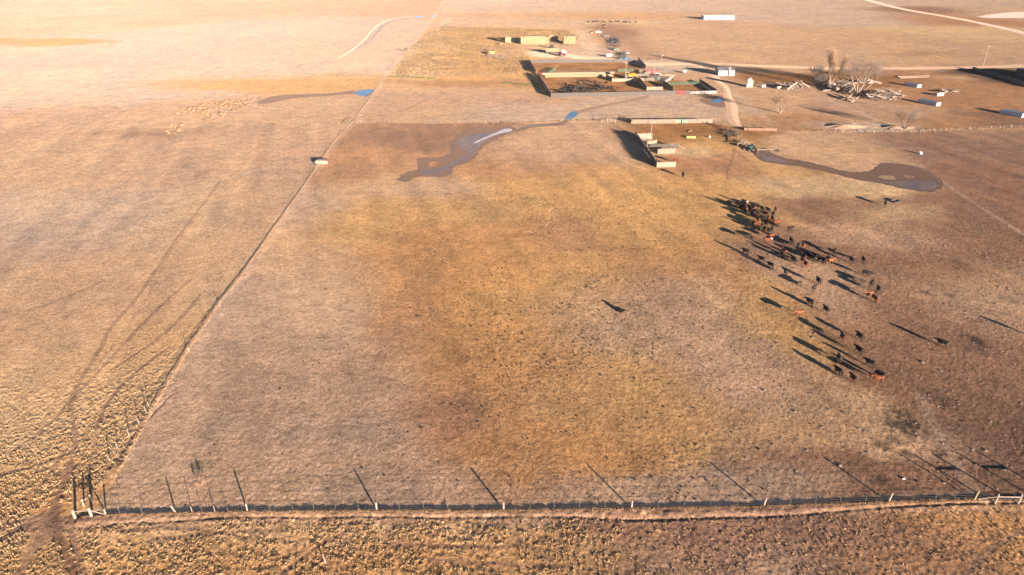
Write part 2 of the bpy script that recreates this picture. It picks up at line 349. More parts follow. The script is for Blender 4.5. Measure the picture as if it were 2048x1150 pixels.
RUTS = [(smooth_poly(W([(210, 1050), (350, 1042), (480, 1033), (640, 1036), (753, 1032), (880, 1036), (1007, 1033), (1130, 1033), (1240, 1040), (1350, 1038), (1450, 1033), (1560, 1032), (1700, 1020), (1778, 1014), (1900, 1008), (2060, 1006)]), 2), .26, .13),
        (smooth_poly(W([(340, 790), (300, 832), (255, 888), (205, 950)]), 2), .25, .10), (smooth_poly(W([(608, 370), (560, 430), (505, 510), (450, 580), (400, 640), (345, 712), (290, 800), (262, 850)]), 2), .25, .06)]

# --- outlines of wet places
O_PEN_STREAM = [(803, 362), (800, 354), (812, 348), (822, 342), (845, 339), (838, 326), (832, 318), (850, 316), (880, 316), (910, 306), (905, 290), (912, 276), (935, 262), (965, 257), (1000, 258), (1010, 252), (1026, 254), (1034, 262), (1060, 249), (1120, 247), (1135, 238), (1150, 231), (1128, 246), (1124, 251), (1070, 252), (1034, 262), (1010, 268), (975, 285), (955, 300), (952, 312), (935, 324), (905, 332), (900, 343), (890, 353), (850, 352), (825, 353), (815, 363)]
O_ICE = [(946, 286), (957, 280), (976, 272), (992, 265), (1006, 258), (1024, 257), (1024, 263), (1004, 266), (982, 273), (964, 281), (952, 287)]
O_POND = [(1520, 318), (1508, 306), (1516, 298), (1540, 306), (1566, 317), (1610, 323), (1650, 333), (1695, 345), (1730, 347), (1756, 338), (1758, 330), (1775, 326), (1800, 328), (1835, 335), (1865, 352), (1882, 364), (1878, 376), (1862, 383), (1830, 381), (1790, 372), (1750, 364), (1700, 355), (1660, 345), (1610, 334), (1570, 328), (1535, 324)]
O_BLUE = [(708, 184), (722, 180), (748, 178), (746, 184), (736, 193), (722, 191), (712, 190)]
O_BLUE2 = [(1416, 204), (1425, 203), (1428, 199), (1438, 196), (1446, 199), (1444, 204), (1428, 206)]
O_WET_L = [(513, 204), (530, 197), (548, 191), (600, 188), (660, 187), (700, 181), (712, 182), (712, 190), (690, 188), (650, 193), (600, 195), (560, 202), (530, 208), (516, 208)]
O_DITCH = [(1128, 238), (1140, 224), (1165, 218), (1200, 210), (1240, 204), (1280, 193), (1300, 190), (1300, 195), (1275, 202), (1230, 208), (1200, 216), (1160, 226), (1145, 236)]
O_DARKMUD = [(1395, 202), (1410, 194), (1440, 190), (1462, 196), (1462, 206), (1448, 216), (1425, 212)]
O_FAR1 = [(712, 101), (741, 79), (753, 63), (769, 47), (791, 39), (830, 34.5), (830, 35.2), (792, 40), (771, 48.5), (756, 64), (743, 80), (714, 102)]
O_TWIN = [(1955, 37), (2048, 22), (2048, 37), (2000, 37)]
WET_POLYS = [smooth_poly(W(o), 2, True) for o in (O_PEN_STREAM, O_POND, O_BLUE, O_BLUE2, O_WET_L, O_DITCH, O_DARKMUD, O_FAR1)]
for p in WET_POLYS: FLAT.append((p, 0.0))
R_MAIN = smooth_poly(W([(1240, 120), (1290, 130), (1360, 127), (1430, 128), (1500, 131), (1620, 136), (1750, 137), (1900, 136), (2048, 132), (2300, 126)]), 2)
R_FAR = smooth_poly(W([(1650, -24), (1735, 0), (1800, 18), (1900, 34), (1980, 50), (2048, 66), (2200, 105)]), 2)
R_LANE = smooth_poly(W([(1395, 132), (1425, 150), (1440, 165), (1452, 178), (1458, 200), (1464, 225), (1472, 252)]), 2)
R_YARD = smooth_poly(W([(1060, 104), (1110, 112), (1180, 116), (1250, 122)]), 2)
for p, w in ((R_MAIN, 4.5), (R_FAR, 6), (R_LANE, 3.2), (R_YARD, 9)): FLAT.append((p, w))

def build_ground():
    ys = list(np.linspace(-500, 40, 40)[:-1]); y = 40.0
    while y < 1150: ys.append(y); y *= 1.0030 if y > 56 else 1.01
    while y < 3200: ys.append(y); y *= 1.04
    ys.append(3200.0); ys = np.array(ys)
    us = np.concatenate([-1 - np.geomspace(.03, 2.2, 30)[::-1], np.linspace(-1, 1, 1250), 1 + np.geomspace(.03, 2.2, 30)])
    U, Y = np.meshgrid(us, ys)
    X = U * (0.70 * np.maximum(Y, 40) + 45)
    X = np.clip(X, -3100, 3100) + 0.0 * Y
    nr, nc = X.shape
    x = X.ravel(); y = Y.ravel()
    c, left, nb, north, cor = ground_colour(x, y)
    z = height(x, y, left, nb)
    z = np.where((y < 45), z * 0, z)
    tuft = np.clip(.45 + .55 * left + .6 * nb + .2 * north - .2 * cor, 0, 1)
    co = np.stack([x, y, z], -1).astype(np.float32)
    i = np.arange(nr * nc).reshape(nr, nc)
    q = np.stack([i[:-1, :-1], i[:-1, 1:], i[1:, 1:], i[1:, :-1]], -1).reshape(-1, 4).astype(np.int32)
    me = bpy.data.meshes.new('ground')
    me.vertices.add(len(co)); me.vertices.foreach_set('co', co.ravel())
    me.loops.add(q.size); me.loops.foreach_set('vertex_index', q.ravel())
    me.polygons.add(len(q)); me.polygons.foreach_set('loop_start', np.arange(0, q.size, 4, dtype=np.int32))
    me.update(calc_edges=True); me.polygons.foreach_set('use_smooth', np.ones(len(q), bool))
    at = me.attributes.new('soil', 'FLOAT_COLOR', 'POINT')
    at.data.foreach_set('color', np.concatenate([c, tuft[:, None]], 1).astype(np.float32).ravel())
    o = bpy.data.objects.new('ground', me); COL.objects.link(o)
    m = bpy.data.materials.new('pasture ground'); N, L = nt(m); b = N['Principled BSDF']
    a = N.new('ShaderNodeAttribute'); a.attribute_name = 'soil'
    tc = N.new('ShaderNodeTexCoord')
    def noise(s, det=4, rough=.6):
        n = N.new('ShaderNodeTexNoise'); n.inputs['Scale'].default_value = s; n.inputs['Detail'].default_value = det; n.inputs['Roughness'].default_value = rough
        L.new(tc.outputs['Object'], n.inputs['Vector']); return n
    n1 = noise(2.6, 6, .75); n2 = noise(6.5, 3, .6); n3 = noise(.22, 5, .65)
    def ramp(n, lo, hi, p0=.3, p1=.7):
        r = N.new('ShaderNodeMapRange'); r.inputs[1].default_value = p0; r.inputs[2].default_value = p1; r.inputs[3].default_value = lo; r.inputs[4].default_value = hi
        L.new(n.outputs[0], r.inputs[0]); return r
    r1 = ramp(n1, .42, 1.58); r2 = ramp(n2, .5, 1.5); r3 = ramp(n3, .82, 1.18)
    m1 = N.new('ShaderNodeMath'); m1.operation = 'MULTIPLY'; L.new(r1.outputs[0], m1.inputs[0]); L.new(r2.outputs[0], m1.inputs[1])
    m2 = N.new('ShaderNodeMath'); m2.operation = 'MULTIPLY'; L.new(m1.outputs[0], m2.inputs[0]); L.new(r3.outputs[0], m2.inputs[1])
    n4 = noise(.9, 4, .7); r4 = ramp(n4, .68, 1.32); m5 = N.new('ShaderNodeMath'); m5.operation = 'MULTIPLY'; L.new(m2.outputs[0], m5.inputs[0]); L.new(r4.outputs[0], m5.inputs[1]); m2 = m5
    vm = N.new('ShaderNodeVectorMath'); vm.operation = 'SCALE'; L.new(a.outputs['Color'], vm.inputs[0]); L.new(m2.outputs[0], vm.inputs['Scale'])
    L.new(vm.outputs[0], b.inputs['Base Color'])
    b.inputs['Roughness'].default_value = 1; b.inputs['Specular IOR Level'].default_value = 0
    b.inputs['Diffuse Roughness'].default_value = GROUND_ROUGH
    bp = N.new('ShaderNodeBump'); bp.inputs['Distance'].default_value = .07
    L.new(a.outputs['Alpha'], bp.inputs['Strength']); L.new(n1.outputs[0], bp.inputs['Height'])
    bp2 = N.new('ShaderNodeBump'); bp2.inputs['Distance'].default_value = .018; bp2.inputs['Strength'].default_value = .8
    L.new(n2.outputs[0], bp2.inputs['Height']); L.new(bp.outputs[0], bp2.inputs['Normal']); L.new(bp2.outputs[0], b.inputs['Normal'])
    me.materials.append(m)
    tag(o, None, None, kind='structure')
    return o
GROUND_ROUGH = 0.30
HAZE_D = 0.000022
build_ground()

def hz(x, y):
    return float(height(np.array([float(x)]), np.array([float(y)]))[0])
# ================================================================== ROADS
def world_mat(name, col, col2, scale, rough=.95, bump=.03, scale2=None, spec=.1, drough=1.0):
    m = bpy.data.materials.new(name); N, L = nt(m); b = N['Principled BSDF']
    tc = N.new('ShaderNodeTexCoord'); n = N.new('ShaderNodeTexNoise'); n.inputs['Scale'].default_value = scale; n.inputs['Detail'].default_value = 6; n.inputs['Roughness'].default_value = .65
    L.new(tc.outputs['Object'], n.inputs['Vector'])
    r = N.new('ShaderNodeValToRGB'); r.color_ramp.elements[0].position = .35; r.color_ramp.elements[1].position = .65
    r.color_ramp.elements[0].color = (*col, 1); r.color_ramp.elements[1].color = (*col2, 1)
    L.new(n.outputs[0], r.inputs[0]); L.new(r.outputs[0], b.inputs['Base Color'])
    b.inputs['Roughness'].default_value = rough; b.inputs['Specular IOR Level'].default_value = spec; b.inputs['Diffuse Roughness'].default_value = drough
    if bump:
        n2 = N.new('ShaderNodeTexNoise'); n2.inputs['Scale'].default_value = scale2 or scale * 4; n2.inputs['Detail'].default_value = 4
        L.new(tc.outputs['Object'], n2.inputs['Vector'])
        bp = N.new('ShaderNodeBump'); bp.inputs['Distance'].default_value = bump; L.new(n2.outputs[0], bp.inputs['Height']); L.new(bp.outputs[0], b.inputs['Normal'])
    return m
M_GRAVEL = world_mat('gravel road', (.29, .22, .165), (.36, .28, .21), .5)
M_DIRT = world_mat('dirt track', (.235, .162, .108), (.30, .213, .148), .4)

def ribbon(name, pts, hw, m, zoff=.03, wob=.25, ruts=False):
    """a track laid on the levelled ground"""
    out = []
    for (ax, ay), (bx, by) in zip(pts[:-1], pts[1:]):
        n = max(1, int(math.hypot(bx - ax, by - ay) / 4))
        out += [(ax + (bx - ax) * k / n, ay + (by - ay) * k / n) for k in range(n)]
    out.append(pts[-1]); vs = []; fs = []
    us = (-1, -.6, -.2, .2, .6, 1)
    for i, (x, y) in enumerate(out):
        a = out[max(0, i - 1)]; b = out[min(len(out) - 1, i + 1)]
        t = Vector((b[0] - a[0], b[1] - a[1], 0)).normalized(); nrm = Vector((-t.y, t.x, 0))
        for u in us:
            w = hw * u * (1 + wob * .3 * math.sin(i * .9 + u * 2) + wob * .3 * math.sin(i * .37))
            z = zoff + (.05 * (1 - u * u) if not ruts else (.07 if abs(u) < .3 else 0.0))
            vs.append((x + nrm.x * w, y + nrm.y * w, z * (1 if abs(u) < 1 else .3)))
    k = len(us)
    for i in range(len(out) - 1):
        for j in range(k - 1): fs.append((i * k + j, i * k + j + 1, (i + 1) * k + j + 1, (i + 1) * k + j))
    o = mesh_obj(name, vs, fs, m, None, True); tag(o, None, None, kind='structure'); return o
ribbon('farm_road', R_MAIN, 5.2, M_DIRT)
ribbon('gravel_road', R_FAR, 5.5, M_GRAVEL, .06)
ribbon('dirt_track', R_LANE, 2.5, M_DIRT, .035, .7, True)
ribbon('farm_yard', R_YARD, 9, M_DIRT, .02, .8)

# ================================================================== WATER, MUD, ICE
def sheet(name, outline, m, z, holes=(), kind='structure', res=None):
    xs = [p[0] for p in outline]; ysr = [p[1] for p in outline]
    x0, x1, y0, y1 = min(xs), max(xs), min(ysr), max(ysr)
    res = res or max(.25, max(x1 - x0, y1 - y0) / 150)
    bm = bmesh.new(); vs = [bm.verts.new((x, y, z)) for x, y in outline]
    for a, b in zip(vs, vs[1:] + vs[:1]): bm.edges.new((a, b))
    for h in holes:
        hv = [bm.verts.new((x, y, z)) for x, y in h]
        for a, b in zip(hv, hv[1:] + hv[:1]): bm.edges.new((a, b))
    bmesh.ops.triangle_fill(bm, use_beauty=True, use_dissolve=False, edges=bm.edges[:])
    bm.normal_update()
    for f in bm.faces:
        if f.normal.z < 0: f.normal_flip()
    me = bpy.data.meshes.new(name); bm.to_mesh(me); bm.free(); me.materials.append(m)
    o = bpy.data.objects.new(name, me); COL.objects.link(o); tag(o, None, None, kind=kind); return o

def water_mat(name, mud, mud2, mix_lo, mix_hi, scale=.8, water=(.03, .045, .07), wr=.08, bump=.02):
    """shallow water with mud and dead stems standing out of it"""
    m = bpy.data.materials.new(name); N, L = nt(m); b = N['Principled BSDF']; out = N['Material Output']
    tc = N.new('ShaderNodeTexCoord')
    n = N.new('ShaderNodeTexNoise'); n.inputs['Scale'].default_value = scale * 3; n.inputs['Detail'].default_value = 6; n.inputs['Roughness'].default_value = .75
    big = N.new('ShaderNodeTexNoise'); big.inputs['Scale'].default_value = scale * .12; big.inputs['Detail'].default_value = 3
    L.new(tc.outputs['Object'], n.inputs['Vector']); L.new(tc.outputs['Object'], big.inputs['Vector'])
    ad = N.new('ShaderNodeMath'); ad.operation = 'ADD'; L.new(n.outputs[0], ad.inputs[0]); L.new(big.outputs[0], ad.inputs[1])
    mr = N.new('ShaderNodeMapRange'); mr.inputs[1].default_value = mix_lo; mr.inputs[2].default_value = mix_hi; L.new(ad.outputs[0], mr.inputs[0])
    r = N.new('ShaderNodeValToRGB'); r.color_ramp.elements[0].color = (*mud, 1); r.color_ramp.elements[1].color = (*mud2, 1); L.new(n.outputs[0], r.inputs[0])
    r.color_ramp.elements[0].position = .35; r.color_ramp.elements[1].position = .65
    L.new(r.outputs[0], b.inputs['Base Color']); b.inputs['Roughness'].default_value = .8; b.inputs['Specular IOR Level'].default_value = .2; b.inputs['Diffuse Roughness'].default_value = .6
    w = N.new('ShaderNodeBsdfPrincipled'); w.inputs['Base Color'].default_value = (*water, 1); w.inputs['Roughness'].default_value = wr; w.inputs['Specular IOR Level'].default_value = .5
    w.inputs['Coat Weight'].default_value = .0; w.inputs['Coat Roughness'].default_value = .05
    bp = N.new('ShaderNodeBump'); bp.inputs['Distance'].default_value = bump; L.new(n.outputs[0], bp.inputs['Height']); L.new(bp.outputs[0], b.inputs['Normal'])
    mx = N.new('ShaderNodeMixShader'); L.new(mr.outputs[0], mx.inputs[0]); L.new(w.outputs[0], mx.inputs[1]); L.new(b.outputs[0], mx.inputs[2]); L.new(mx.outputs[0], out.inputs[0])
    return m
M_WATER = water_mat('open water', (.1, .08, .06), (.1, .08, .06), 1.9, 2.0, water=(.09, .19, .21))
M_REEDY = water_mat('reedy stream', (.085, .053, .037), (.17, .108, .072), .30, .75, .9, water=(.055, .045, .05), wr=.35, bump=.012)
M_SHALLOW = water_mat('shallow water', (.10, .075, .065), (.19, .14, .115), .62, 1.25, 1.1, water=(.06, .052, .06), wr=.3, bump=.006)
M_REEDY2 = water_mat('reedy pond', (.075, .048, .034), (.155, .10, .067), .30, .75, 1.3, water=(.05, .042, .045), wr=.4, bump=.012)
M_MUD = water_mat('wet mud', (.09, .056, .037), (.15, .095, .063), .3, .6, .8)
M_ICE = world_mat('ice', (.16, .13, .12), (.62, .58, .58), .9, .35, .02, 2.0, .5, .3)

def grow(outline, d, seed=0):
    """outline pushed outwards unevenly"""
    n = len(outline); cx = sum(p[0] for p in outline) / n; out = []
    area = sum(outline[i][0] * outline[(i + 1) % n][1] - outline[(i + 1) % n][0] * outline[i][1] for i in range(n))
    sgn = 1 if area > 0 else -1; r = random.Random(seed)
    for i in range(n):
        a = outline[i - 1]; b = outline[(i + 1) % n]
        tx, ty = b[0] - a[0], b[1] - a[1]; l = math.hypot(tx, ty) or 1
        dd = d * r.uniform(.3, 1.6)
        out.append((outline[i][0] + sgn * ty / l * dd, outline[i][1] - sgn * tx / l * dd))
    return out
def isle(px, py, rx, ry):
    g = G(px, py); y0 = G(px, py + ry).y; y1 = G(px, py - ry).y; r = (G(px + rx, py) - g).length
    return [(g.x + r * math.cos(a) * (1 + .12 * math.sin(3 * a)), (y0 + y1) / 2 + (y1 - y0) / 2 * math.sin(a)) for a in [2 * math.pi * k / 16 for k in range(16)]]
WP = WET_POLYS
i1 = isle(867, 328, 10, 5.5); i2 = isle(1776, 355, 17, 4.5); i3 = isle(1820, 354, 9, 3.6)
# islands stay above the shallow water: left out of its sheet
M_DAMP = world_mat('damp soil', (.055, .035, .024), (.10, .064, .042), .7, .6, .04, spec=.3)
sheet('wet_bank', grow(WP[0], .8, 2), M_DAMP, .008, (i1,))
sheet('wet_bank', grow(WP[1], .8, 3), M_DAMP, .008, (i2, i3))
sheet('stream_water', WP[0], M_REEDY, .02, (i1,))
def inner(pts, k=2): return smooth_poly(W(pts), k, True)
sheet('shallow_water', inner([(835, 346), (842, 341), (880, 338), (900, 326), (925, 318), (940, 305), (925, 298), (912, 290), (918, 279), (938, 270), (960, 268), (985, 264), (990, 270), (962, 288), (950, 304), (940, 316), (915, 326), (895, 338), (880, 346), (850, 349)]), M_SHALLOW, .028)
sheet('shallow_water', inner([(1044, 257), (1062, 250), (1085, 250), (1110, 249), (1122, 249), (1090, 251.5), (1060, 253)]), M_SHALLOW, .028)
sheet('shallow_water', inner([(1750, 362), (1765, 362), (1790, 365), (1808, 361), (1835, 361), (1862, 361), (1876, 368), (1868, 380), (1835, 380), (1795, 371)]), M_SHALLOW, .028)
sheet('shallow_water', inner([(1520, 312), (1535, 310), (1552, 316), (1572, 321), (1575, 326), (1545, 324), (1525, 319)]), M_SHALLOW, .028)
sheet('stream_ice', smooth_poly(W(O_ICE), 2, True), M_ICE, .035)
sheet('pond_water', WP[1], M_REEDY2, .02, (i2, i3))
sheet('pool_water', WP[2], M_WATER, .03)
sheet('puddle_water', WP[3], M_WATER, .045)
sheet('wet_ground', WP[4], M_MUD, .012)
sheet('ditch_water', WP[5], water_mat('ditch water', (.11, .07, .045), (.25, .165, .11), .55, .85, 1, water=(.06, .09, .14)), .02)
sheet('mud', WP[6], M_MUD, .018)
sheet('canal_water', WP[7], M_SHALLOW, .02)
sheet('puddle_water', smooth_poly(W([(1126, 240), (1134, 233), (1139, 225), (1154, 222), (1156, 230), (1148, 234), (1138, 239)]), 2, True), M_WATER, .03)
sheet('puddle_water', smooth_poly(W([(830, 33), (842, 31.5), (850, 32.5), (842, 35), (832, 35)]), 1, True), M_WATER, .03)
sheet('puddle_water', smooth_poly(W([(862, 32), (868, 30.5), (874, 32), (868, 34)]), 1, True), M_WATER, .03)
sheet('field_patch', smooth_poly(W([(1940, 36), (1990, 27), (2060, 22), (2080, 36)]), 1, True), world_mat('pale bare field', (.33, .26, .22), (.38, .30, .25), .05), .03)
M_BANK = world_mat('bank gravel', (.24, .18, .13), (.30, .23, .165), .6)
ribbon('canal_bank', smooth_poly([(x - 2.5, y + 2) for x, y in W([(680, 118), (700, 107), (730, 84), (744, 66), (758, 50), (780, 39), (832, 33)])], 2), 1.1, M_BANK, .2, .3)

# ================================================================== GRASS (uncountable)
def blade_mat(name, c1, c2, transl=.25):
    m = bpy.data.materials.new(name); N, L = nt(m); b = N['Principled BSDF']
    a = N.new('ShaderNodeAttribute'); a.attribute_name = 'tone'
    r = N.new('ShaderNodeValToRGB'); r.color_ramp.elements[0].color = (*c1, 1); r.color_ramp.elements[1].color = (*c2, 1)
    L.new(a.outputs['Fac'], r.inputs[0]); L.new(r.outputs[0], b.inputs['Base Color'])
    b.inputs['Roughness'].default_value = .8; b.inputs['Specular IOR Level'].default_value = .15
    tr = N.new('ShaderNodeBsdfTranslucent'); L.new(r.outputs[0], tr.inputs[0]); mx = N.new('ShaderNodeMixShader'); mx.inputs[0].default_value = .3
    L.new(b.outputs[0], mx.inputs[1]); L.new(tr.outputs[0], mx.inputs[2]); L.new(mx.outputs[0], N['Material Output'].inputs[0])
    return m
def tufts(name, pos, hgt, rad, nb, m, label, cat, width=.06, droop=.3, seed=1, sheet_z=True):
    """pos (n,2) -> one mesh of blades"""
    r = np.random.default_rng(seed); n = len(pos)
    z0 = height(pos[:, 0].copy(), pos[:, 1].copy()) if sheet_z else np.zeros(n)
    P = np.repeat(np.column_stack([pos, z0]), nb, 0); H = np.repeat(hgt, nb) * r.uniform(.55, 1.15, n * nb); R = np.repeat(rad, nb)
    a = r.uniform(0, 2 * np.pi, n * nb); q = np.sqrt(r.uniform(0, 1, n * nb))
    base = P + np.column_stack([np.cos(a) * q * R * .6, np.sin(a) * q * R * .6, np.full(n * nb, -.03)])
    lean = R * q * r.uniform(.3, 1.0, n * nb)
    tip = base + np.column_stack([np.cos(a) * lean, np.sin(a) * lean, H * (1 - .35 * q)])
    b = r.uniform(0, 2 * np.pi, n * nb); w = width * r.uniform(.6, 1.5, n * nb)
    sd = np.column_stack([np.cos(b) * w, np.sin(b) * w, np.zeros(n * nb)])
    mid = (base * .45 + tip * .55) + np.column_stack([np.zeros((n * nb, 2)), H * .12])
    V = np.stack([base - sd, base + sd, mid + sd * .8, tip, mid - sd * .8], 1).reshape(-1, 3).astype(np.float32)
    k = np.arange(n * nb) * 5
    F = np.stack([k, k + 1, k + 2, k + 3, k + 4], 1).astype(np.int32)
    me = bpy.data.meshes.new(name); me.vertices.add(len(V)); me.vertices.foreach_set('co', V.ravel())
    me.loops.add(F.size); me.loops.foreach_set('vertex_index', F.ravel()); me.polygons.add(len(F)); me.polygons.foreach_set('loop_start', np.arange(0, F.size, 5, dtype=np.int32))
    me.update(calc_edges=True)
    at = me.attributes.new('tone', 'FLOAT', 'POINT'); tt = np.repeat(np.clip(np.repeat(r.normal(.5, .22, n), nb) + r.normal(0, .12, n * nb), 0, 1), 5)
    at.data.foreach_set('value', tt.astype(np.float32))
    me.materials.append(m); o = bpy.data.objects.new(name, me); COL.objects.link(o)
    tag(o, label, cat, kind='stuff'); return o
def scatter(x0, x1, y0, y1, dens, keep, seed):
    r = np.random.default_rng(seed); n = int((x1 - x0) * (y1 - y0) * dens)
    x = r.uniform(x0, x1, n); y = r.uniform(y0, y1, n)
    m = np.abs(x) < .70 * y + 34; x, y = x[m], y[m]
    k = keep(x, y); m = r.uniform(0, 1, len(x)) < k
    return np.column_stack([x[m], y[m]])
M_STRAW = blade_mat('dry straw grass', (.40, .265, .135), (.66, .49, .27))
M_STRAW2 = blade_mat('weathered grass', (.26, .17, .10), (.50, .34, .20))
M_PALE = blade_mat('short pale grass', (.26, .165, .09), (.46, .31, .17))
PATHS_BLOCK = [t for t in TW[:8]]
def trail_free(x, y):
    k = np.ones(x.shape)
    for pts, w, s, c in TW:
        if s < .45: continue
        d, _ = poly_dist(x, y, pts); k = k * sstep(w * .35, w * .8, d)
    return k
BARE = W([(100, 1045)])[0]
BRC = G(172, 1015)
def keep_left(x, y):
    d, s = poly_dist(x, y, LEFT_F); c = (.30 + .7 * sstep(.1, .6, vnoise(x, y, 1.5, 5) * .8 + fbm(x, y, 9, 3, 6) * .8 + .4))
    strip = sstep(30, 12, d) * sstep(75, 95, y + 20) * .8
    c = np.clip(c + strip, 0, 1)
    bare = sstep(1.5, 8, np.hypot(x - BARE[0], (y - BARE[1]) * 1.0)) * sstep(2.5, 4.5, np.hypot(x - BRC.x, y - BRC.y))
    return (s * d > 1.3) * c * trail_free(x, y) * (y < 185) * bare * np.clip(1.25 - (y - 60) / 190, .3, 1)
p = scatter(-165, -15, 58, 185, 3.9, keep_left, 3)
dl = poly_dist(p[:, 0], p[:, 1], LEFT_F)[0]
rr = np.random.default_rng(5)
big = rr.uniform(.5, 1.0, len(p)) * (1 + .5 * sstep(22, 6, dl)) * (1 - .6 * sstep(72, 140, p[:, 1]))
tufts('dry_grass', p, .27 * big, .33 * big, 11, M_STRAW, 'tall golden dry grass tufts covering the field left of the long fence', 'dry grass', .05, seed=4)
def keep_bot(x, y):
    d, s = poly_dist(x, y, FRONT_F)
    rows = .5 + .5 * np.sin(y * 2.6 + 1.5 * fbm(x, y, 12, 2, 14))
    c = sstep(.1, .7, fbm(x, y, 3.0, 3, 16) * .8 + .5 + .3 * (rows - .5))
    right = sstep(4, 22, x) ; c = c * (1 - .72 * right)
    bare = sstep(1, 9, np.hypot(x - BARE[0], (y - BARE[1])))
    return (s * d < -1.9) * c * trail_free(x, y) * bare
p = scatter(-90, 90, 52, 78, 5.5, keep_bot, 8); big = rr.uniform(.45, 1.05, len(p)) * (1 - .35 * sstep(0, 30, p[:, 0]))
tufts('dry_grass', p, .29 * big, .30 * big, 11, M_STRAW, 'ragged golden and brown dry grass in front of the near fence', 'dry grass', .045, seed=9)
p = scatter(-90, 90, 52, 78, 1.7, lambda x, y: (lambda ds: (ds[1] * ds[0] < -1.7) * (.25 + .6 * sstep(-.2, .4, fbm(x, y, 2.4, 3, 26))) * trail_free(x, y))(poly_dist(x, y, FRONT_F)), 18)
tufts('dry_grass', p, rr.uniform(.12, .26, len(p)), rr.uniform(.15, .3, len(p)), 9, M_STRAW2, 'low weathered brown grass between the golden tufts in front of the near fence', 'dry grass', .045, seed=19)
# the uncut line of grass under the fences
def along(pts, dens, spread, r):
    out = []
    for (ax, ay), (bx, by) in zip(pts[:-1], pts[1:]):
        l = math.hypot(bx - ax, by - ay); n = int(l * dens)
        t = r.uniform(0, 1, n); o = r.normal(0, spread, n); nx, ny = -(by - ay) / l, (bx - ax) / l
        out.append(np.column_stack([ax + (bx - ax) * t + nx * o, ay + (by - ay) * t + ny * o]))
    return np.concatenate(out)
r_ = np.random.default_rng(31)
f0 = [(x, y - .25) for x, y in W([(214, 1029), (490, 1023), (753, 1021), (1007, 1020), (1263, 1017), (1527, 1012), (1778, 1003), (1945, 998), (2090, 1000)])]
p = along(f0, 26, .12, r_)
tufts('fence_grass', p, r_.uniform(.13, .21, len(p)), r_.uniform(.1, .2, len(p)), 7, M_STRAW2, 'thin line of uncut dry grass under the near fence', 'dry grass', .05, seed=32)
p = along([q for q in LEFT_F if 76 < q[1] < 460], 14, .2, r_); p[:, 0] -= .5
tufts('fence_grass', p, r_.uniform(.18, .36, len(p)), r_.uniform(.12, .25, len(p)), 8, M_STRAW2, 'thin line of uncut dry grass under the long left fence', 'dry grass', .05, seed=33)
p = along([(x, y) for x, y in MID_F if x < 60], 1.6, .8, r_)
p = np.concatenate([p, along([(x, y + 1) for x, y in W([(1600, 262), (1760, 264), (1820, 264), (2048, 254)])], 1.8, 1.2, r_)])
tufts('fence_grass', p, r_.uniform(.2, .55, len(p)), r_.uniform(.3, .6, len(p)), 8, M_PALE, 'pale grass and weeds along the fence across the middle', 'dry grass', .12, seed=34)
M_WEED = blade_mat('rank weeds', (.17, .11, .055), (.36, .25, .13))
# rank weeds in the uncut lot left of the stock pens
LOT = W([(872, 52), (1130, 60), (1160, 72), (1140, 96), (1060, 112), (1040, 150), (790, 152), (812, 104)])
def keep_lot(x, y):
    ins = inside(x, y, LOT) * 1.0
    st = np.min([np.hypot((x - g.x) / 1.0, (y - g.y) / 1.6) for g in (G(1080, 96), G(1110, 100))], 0)
    return ins * (.25 + .7 * sstep(-.3, .4, fbm(x, y, 12, 3, 44))) * sstep(14, 30, st)
r2_ = np.random.default_rng(45); n = 26000
x0, x1 = min(q[0] for q in LOT), max(q[0] for q in LOT); y0, y1 = min(q[1] for q in LOT), max(q[1] for q in LOT)
pp = np.column_stack([r2_.uniform(x0, x1, n), r2_.uniform(y0, y1, n)])
p = pp[r2_.uniform(0, 1, n) < keep_lot(pp[:, 0], pp[:, 1])][:13000]
tufts('weeds', p, r2_.uniform(.25, .7, len(p)), r2_.uniform(.4, .9, len(p)), 5, M_WEED, 'rank golden weeds filling the lot left of the stock pens', 'weeds', .16, seed=46, sheet_z=False)
# tussocks standing in the far left field
g_ = []
for px, py, rx, ry, n in ((440, 216, 60, 14, 95), (470, 205, 40, 8, 60), (380, 222, 30, 9, 35), (350, 258, 22, 12, 22), (425, 235, 30, 6, 16)):
    for _ in range(n):
        a = r2_.uniform(0, 6.28); q = math.sqrt(r2_.uniform()); g = G(px + rx * q * math.cos(a), py + ry * q * math.sin(a) - .15 * rx * q * math.cos(a)); g_.append((g.x, g.y))
p = np.array(g_)
tufts('tussock_grass', p, r2_.uniform(.5, 1.1, len(p)), r2_.uniform(.5, .95, len(p)), 40, M_PALE, 'patch of tall pale tussocks in the far left field', 'dry grass', .12, seed=47, sheet_z=False)
# sparse low tufts of the grazed pasture, catching the light
def keep_mid(x, y):
    dl, sl = poly_dist(x, y, LEFT_F); df, sf = poly_dist(x, y, FRONT_F)
    return (sl * dl < -.8) * (sf * df > .8) * (y < 250) * (.06 + .5 * sstep(.0, .5, fbm(x, y, 7, 3, 55))) * np.clip(1.3 - y / 250, .3, 1)
p = scatter(-90, 150, 70, 250, .9, keep_mid, 56)
tufts('short_grass', p, r2_.uniform(.05, .13, len(p)), r2_.uniform(.12, .3, len(p)), 6, M_PALE, 'short grazed grass tufts scattered over the pasture', 'short grass', .05, seed=57)
